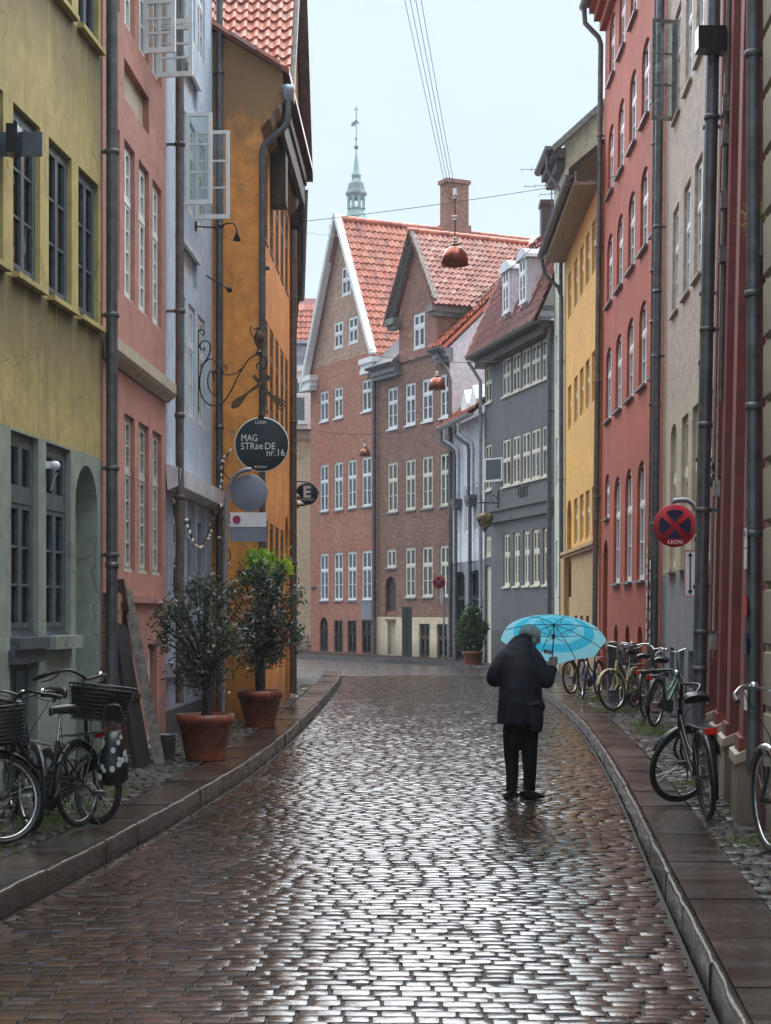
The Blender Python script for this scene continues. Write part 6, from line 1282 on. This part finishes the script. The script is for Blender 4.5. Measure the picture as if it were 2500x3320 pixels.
cable([(-.35,48,8.9),(3.6,48,8.75)], 'span wire carrying the smaller copper lamp', .010, .12)
cable([(-2.2,59,7.9),(.75,59,7.9)], 'span wire carrying the smallest copper lamp', .010, .1)
AN = empty('roof_aerial', (4.95,50.5,12.3), 0, 'thin television aerial against the sky above the charcoal roof', 'aerial')
b = MB(); b.tube([(0,0,0),(0,0,2.6)], .018, 6); b.build('mast', M['dark_steel'], AN)
for z, w_ in ((2.5,.9),(2.0,.8),(1.75,.35)): b = MB(); b.tube([(-w_,0,z),(w_*.6,0,z+.05)], .011, 5); [b.tube([(-w_+i*.3,-.25,z+.01),(-w_+i*.3,.25,z+.01)], .008, 4) for i in range(5)]; b.build('element', M['dark_steel'], AN)
CHM = empty('roof_chimney', (5.0,51.4,12.0), 0, 'stubby dark chimney beside the roof aerial', 'chimney'); MB().box(-.3,-.3,0,.3,.3,1.9).build('stack', M['dark_wood'], CHM); MB().box(-.34,-.34,1.9,.34,.34,2.05).build('cap', M['dark_wood'], CHM)
# ------------------------------------------------------------------ no-stopping signs
def stop_sign(base, post_dx, zc, d, label, plate=True, facing=0, sticker=False):
    T = empty('no_stopping_sign', base, facing, label, 'traffic sign', 'no-stopping signs'); r = d/2
    b = MB(); b.tube([(post_dx,.05,0),(post_dx,.05,zc+r*.55)]+smoothpath([(post_dx,.05,zc+r*.7),(post_dx-r*.18,.05,zc+r*1.0),(post_dx-r*.55,.05,zc+r*1.22),(0,.05,zc+r*1.18),(-.02,.05,zc+r*1.18)],4), .024*d/.45+.004, 12); b.build('post', M['galv'], T)
    rotm = Matrix.Rotation(PI/2,4,'X')
    c = MB(); c.lathe([(0,.012),(r,.012),(r,-.006),(r*.985,-.010),(0,-.010)], (0,0,zc), 48, M=Matrix.Rotation(-PI/2,4,'X')); c.v = [(x,y,z) for x,y,z in c.v]; DC = c.build('disc', M['sign_red'], T)
    fr_ = -.0125
    for k in range(4):
        a0 = k*90+45+11.5; a1 = k*90+135-11.5; rr = r*.76; gap = r*.12; md_ = R(k*90+90); cc = (math.cos(md_)*gap*1.3, math.sin(md_)*gap*1.3)
        pts = [cc]+[(rr*math.cos(R(a0+(a1-a0)*i/10)), rr*math.sin(R(a0+(a1-a0)*i/10))) for i in range(11)]
        q = MB(); q.prism([(x, zc+z) for x,z in pts], fr_-.003, fr_); q.build('blue_segment', M['sign_blue'], DC)
    if sticker:
        q = MB(); q.box(-r*.42,fr_-.006,zc-r*.90,r*.42,fr_-.003,zc-r*.62); ST_ = q.build('sticker', M['sign_red'], DC); text('UON', r*.25, 'sign_white', ST_, (0,fr_-.008,zc-r*.77), (PI/2,0,0), sx=1.2)
    if plate:
        q = MB(); pw, p0, p1 = .062*d/.45, zc-r*1.3-.45*d/.45, zc-r*1.15; px = post_dx-.085*d/.45
        q.box(px-pw,.0,p0,px+pw,.010,p1); PL = q.build('arrow_plate', M['sign_white'], T)
        e = MB()
        for (xa,xb,za,zb) in ((px-pw,px-pw+.009,p0,p1),(px+pw-.009,px+pw,p0,p1),(px-pw,px+pw,p0,p0+.009),(px-pw,px+pw,p1-.009,p1)): e.box(xa,-.003,za,xb,0,zb)
        e.build('red_border', M['sign_red'], PL)
        e = MB(); e.box(px-.008,-.003,p0+.06,px+.008,0,p1-.06); e.prism([(px-.03,p1-.07),(px+.03,p1-.07),(px,p1-.02)],-.003,0); e.prism([(px-.03,p0+.07),(px+.03,p0+.07),(px,p0+.02)],-.003,0); e.build('arrow', M['sign_dark'], PL)
        for z in (p0+.05,p1-.05): e = MB(); e.lathe([(.032,-.02),(.036,-.02),(.036,.02),(.032,.02)], (post_dx,.05,z), 12); e.box(px,.01,z-.01,post_dx,.05,z+.01); e.build('clamp', M['galv'], T)
    return T
stop_sign((3.385,19.85,.11), .275, 2.54, .50, 'large red and blue no-stopping sign with arrow plate beside the roughcast house', sticker=True)
stop_sign((1.70,54.0,.08), .16, 2.50, .42, 'small distant no-stopping sign before the brown brick house')
# ------------------------------------------------------------------ other street things
BO = empty('black_board', (-2.70,17.62,.10), 0, 'tall black board leaning in front of the arched pink doorway', 'board')
b = MB(); b.add([(.26,-.95,0),(.34,-.52,0),(.08,-.45,1.40),(.03,-.88,1.45),(.21,-.95,0),(.30,-.52,0),(.04,-.45,1.40),(-.01,-.88,1.45)], [(0,1,2,3),(7,6,5,4),(0,4,5,1),(1,5,6,2),(2,6,7,3),(3,7,4,0)]); b.build('panel', M['black_paint'], BO)
b = MB(); b.bar((.16,-.93,.70),(.22,-.50,.70),.03,.05); b.build('batten', M['black_metal'], BO)
PLK = empty('leaning_plank', (-2.52,17.35,.10), 0, 'weathered grey plank leaning against the pink wall', 'plank'); b = MB(); b.add([(.16,-.06,0),(.27,-.02,0),(-.10,.16,1.78),(-.20,.12,1.78),(.15,.0,0),(.26,.05,0),(-.11,.22,1.78),(-.21,.18,1.78)], [(0,1,2,3),(7,6,5,4),(0,4,5,1),(1,5,6,2),(2,6,7,3),(3,7,4,0)]); b.build('board', M['grey_wood'], PLK)
b = MB(); b.bar((-.145,.10,1.55),(-.20,.10,1.88),.09,.06); b.build('plank_cap', M['dark_wood'], PLK)
PA = empty('pail', (-2.28,17.75,.11), 0, 'small grey metal pail on cobbles by the pink house', 'pail'); b = MB(); b.lathe([(0,0),(.075,0),(.095,.24),(.105,.245),(.105,.255),(.088,.255),(.07,.01)], n=22); b.build('body', M['galv'], PA); b = MB(); b.tube(smoothpath([(-.1,0,.25),(-.08,-.09,.22),(.08,-.09,.22),(.1,0,.25)],4), .005, 5); b.build('handle', M['dark_steel'], PA)
CB = empty('utility_cabinet', (3.98,29.7,.11), R(-88), 'dark graffiti-covered utility cabinet standing against the red house', 'cabinet')
b = MB(); b.box(-.55,-.02,.06,.55,.30,.92); b.build('body', M['cabinet_paint'], CB); MB().box(-.58,-.05,.92,.58,.33,.96).build('lid', M['zinc_light'], CB); MB().box(-.53,0,0,.53,.28,.06).build('base', M['grey_base'], CB); MB().box(-.008,-.035,.1,.008,-.02,.9).build('door_seam', M['black_metal'], CB)
for k in range(7):
    g = MB(); cx_ = random.uniform(-.4,.4); cz_ = random.uniform(.3,.8); g.tube(smoothpath([(cx_+random.uniform(-.1,.1),-.024,cz_+random.uniform(-.15,.15)) for _ in range(5)],4), .007, 4); g.build('graffiti_stroke', M['sticker_white'], CB)
EN = empty('cabinet_end', (0,0,0)) if 0 else None
PO = empty('dark_bollard', (3.88,28.95,.11), 0, 'square dark post beside the utility cabinet', 'bollard'); MB().box(-.09,-.09,0,.09,.09,.97).build('post', M['cabinet_paint'], PO); MB().box(-.10,-.10,.97,.10,.10,1.0).build('cap', M['zinc'], PO)
FL = empty('floodlight', (3.15,15.85,6.98), 0, 'black square floodlight high on the oxblood house corner', 'floodlight'); b = MB(); b.add([(-.24,-.08,-.09),(.02,-.08,-.11),(.02,.12,-.11),(-.24,.12,-.09),(-.24,-.08,.12),(.02,-.08,.12),(.02,.12,.12),(-.24,.12,.12)], [(0,3,2,1),(4,5,6,7),(0,1,5,4),(1,2,6,5),(2,3,7,6),(3,0,4,7)]); b.build('housing', M['black_metal'], FL); MB().box(.02,-.03,-.10,.16,.05,.10).build('arm', M['black_metal'], FL)
SC_ = empty('security_lamp', (-2.935,14.72,2.92), 0, 'small white security lamp between ground floor windows of yellow house', 'lamp'); b = MB(); b.lathe([(0,.035),(.025,.03),(.042,.01),(.042,-.015),(.03,-.04),(0,-.05)], (.07,0,0), 14); b.build('head', M['sign_white'], SC_); MB().box(-.02,-.02,-.03,.06,.02,.03).build('bracket', M['sign_white'], SC_); b = MB(); b.tube(smoothpath([(.09,0,-.07),(.05,.01,-.14),(.03,.01,-.22)],3), .008, 6); b.build('cable', M['aged_white'], SC_)
SB = empty('projecting_box_sign', (-3.02,13.35,5.35), 0, 'dark box sign projecting from the yellow house at the left edge', 'sign'); MB().box(.05,-.08,-.11,.14,.08,.12).build('box', M['black_metal'], SB); MB().box(-.04,.09,-.09,.30,.12,.10).build('bracket', M['teal_frame'], SB)
BI = empty('hanging_ornament', (2.95,50.4,0), 0, 'mossy golden trefoil-shaped ornament hanging from an iron bracket', 'ornament'); s_ = 50.4/5500; q = lambda u, v: ((u-1250)*s_-2.95, 0, 1.65+(1982-v)*s_)
b = MB(); b.tube([q(1515,1629),q(1618,1631)], .02, 8); b.tube([q(1615,1590),q(1615,1668)], .02, 8); b.tube(smoothpath([q(1612,1618),q(1600,1605),q(1592,1615),q(1600,1626)],4), .014, 6); b.tube([q(1571,1631),q(1571,1665)], .012, 6); b.build('bracket', M['iron'], BI)
b = MB()
for u, v, r_ in ((1559,1680,.14),(1585,1680,.15),(1572,1675,.14),(1563,1695,.12),(1582,1697,.12),(1571,1712,.10),(1571,1720,.06)):
    c = q(u,v); b.lathe([(r_*math.sin(PI*i/8), -r_*math.cos(PI*i/8)) for i in range(9)], c, 12)
remeshed(b, 'ornament_body', M['gilded'], BI, .03, 2)
PT = empty('wall_plant', (2.74,12.35,4.5), 0, 'tuft of yellow-green weeds on the stone house at the right edge', 'plant'); b = MB()
for _ in range(160):
    d = Vector((random.gauss(-.6,.5),random.gauss(-.3,.6),random.gauss(.3,.7))).normalized()*random.uniform(.06,.15); s = d.orthogonal().normalized()*.008; c = Vector((random.gauss(0,.05),random.gauss(0,.06),random.gauss(0,.05))); b.add([c+s,c+d*.6+s*.6,c+d,c+d*.6-s*.6,c-s], [(0,1,2,3,4)])
b.build('foliage', M['dry_plant'], PT); MB().box(-.05,-.2,-.3,.12,.1,-.05).build('ledge', M['grey_base'], PT)
# weeds and grass in the joints
b = MB()
def tuft(x, y, r, n, h=.07):
    for _ in range(n):
        px, py = x+random.gauss(0,r), y+random.gauss(0,r*1.6); d = Vector((random.gauss(0,.35),random.gauss(0,.35),1)).normalized()*h*random.uniform(.4,1.2); s = Vector((random.gauss(0,1),random.gauss(0,1),0)).normalized()*.004
        c = Vector((px,py,.10)); b.add([c-s,c+s,c+d], [(0,1,2)])
for x, y, r, n in ((3.62,26.4,.18,900),(3.7,29.4,.2,900),(3.45,21.5,.18,600),(3.75,33.2,.15,500),(3.5,22.8,.15,400),(2.75,15.2,.1,160),(-2.5,12.4,.14,420),(-2.45,13.3,.12,320),(-2.35,14.4,.10,160),(-2.62,10.9,.12,260),(-2.45,19.3,.12,200),(-2.2,21.4,.14,260),(-1.75,24.0,.12,240),(2.45,11.3,.08,120)): tuft(x, y, r, n)
tag(b.build('grass', M['grass']), 'sparse green weeds growing between the pavement cobbles', 'grass', kind='stuff')

# ------------------------------------------------------------------ rain mist
hz = MB().box(-620,-80,-1.4,620,1020,64).build('haze', []); tag(hz, 'thin grey rain mist filling the whole street', 'haze', kind='stuff')
hm = bpy.data.materials.new('mist'); hm.use_nodes = True; M['mist'] = hm; t = hm.node_tree; t.nodes.remove(t.nodes['Principled BSDF'])
pv = t.nodes.new('ShaderNodeVolumePrincipled'); pv.inputs['Color'].default_value = (.86,.93,1,1); pv.inputs['Density'].default_value = .0006; pv.inputs['Anisotropy'].default_value = .3
t.links.new(pv.outputs[0], t.nodes['Material Output'].inputs['Volume']); hz.data.materials.append(hm)
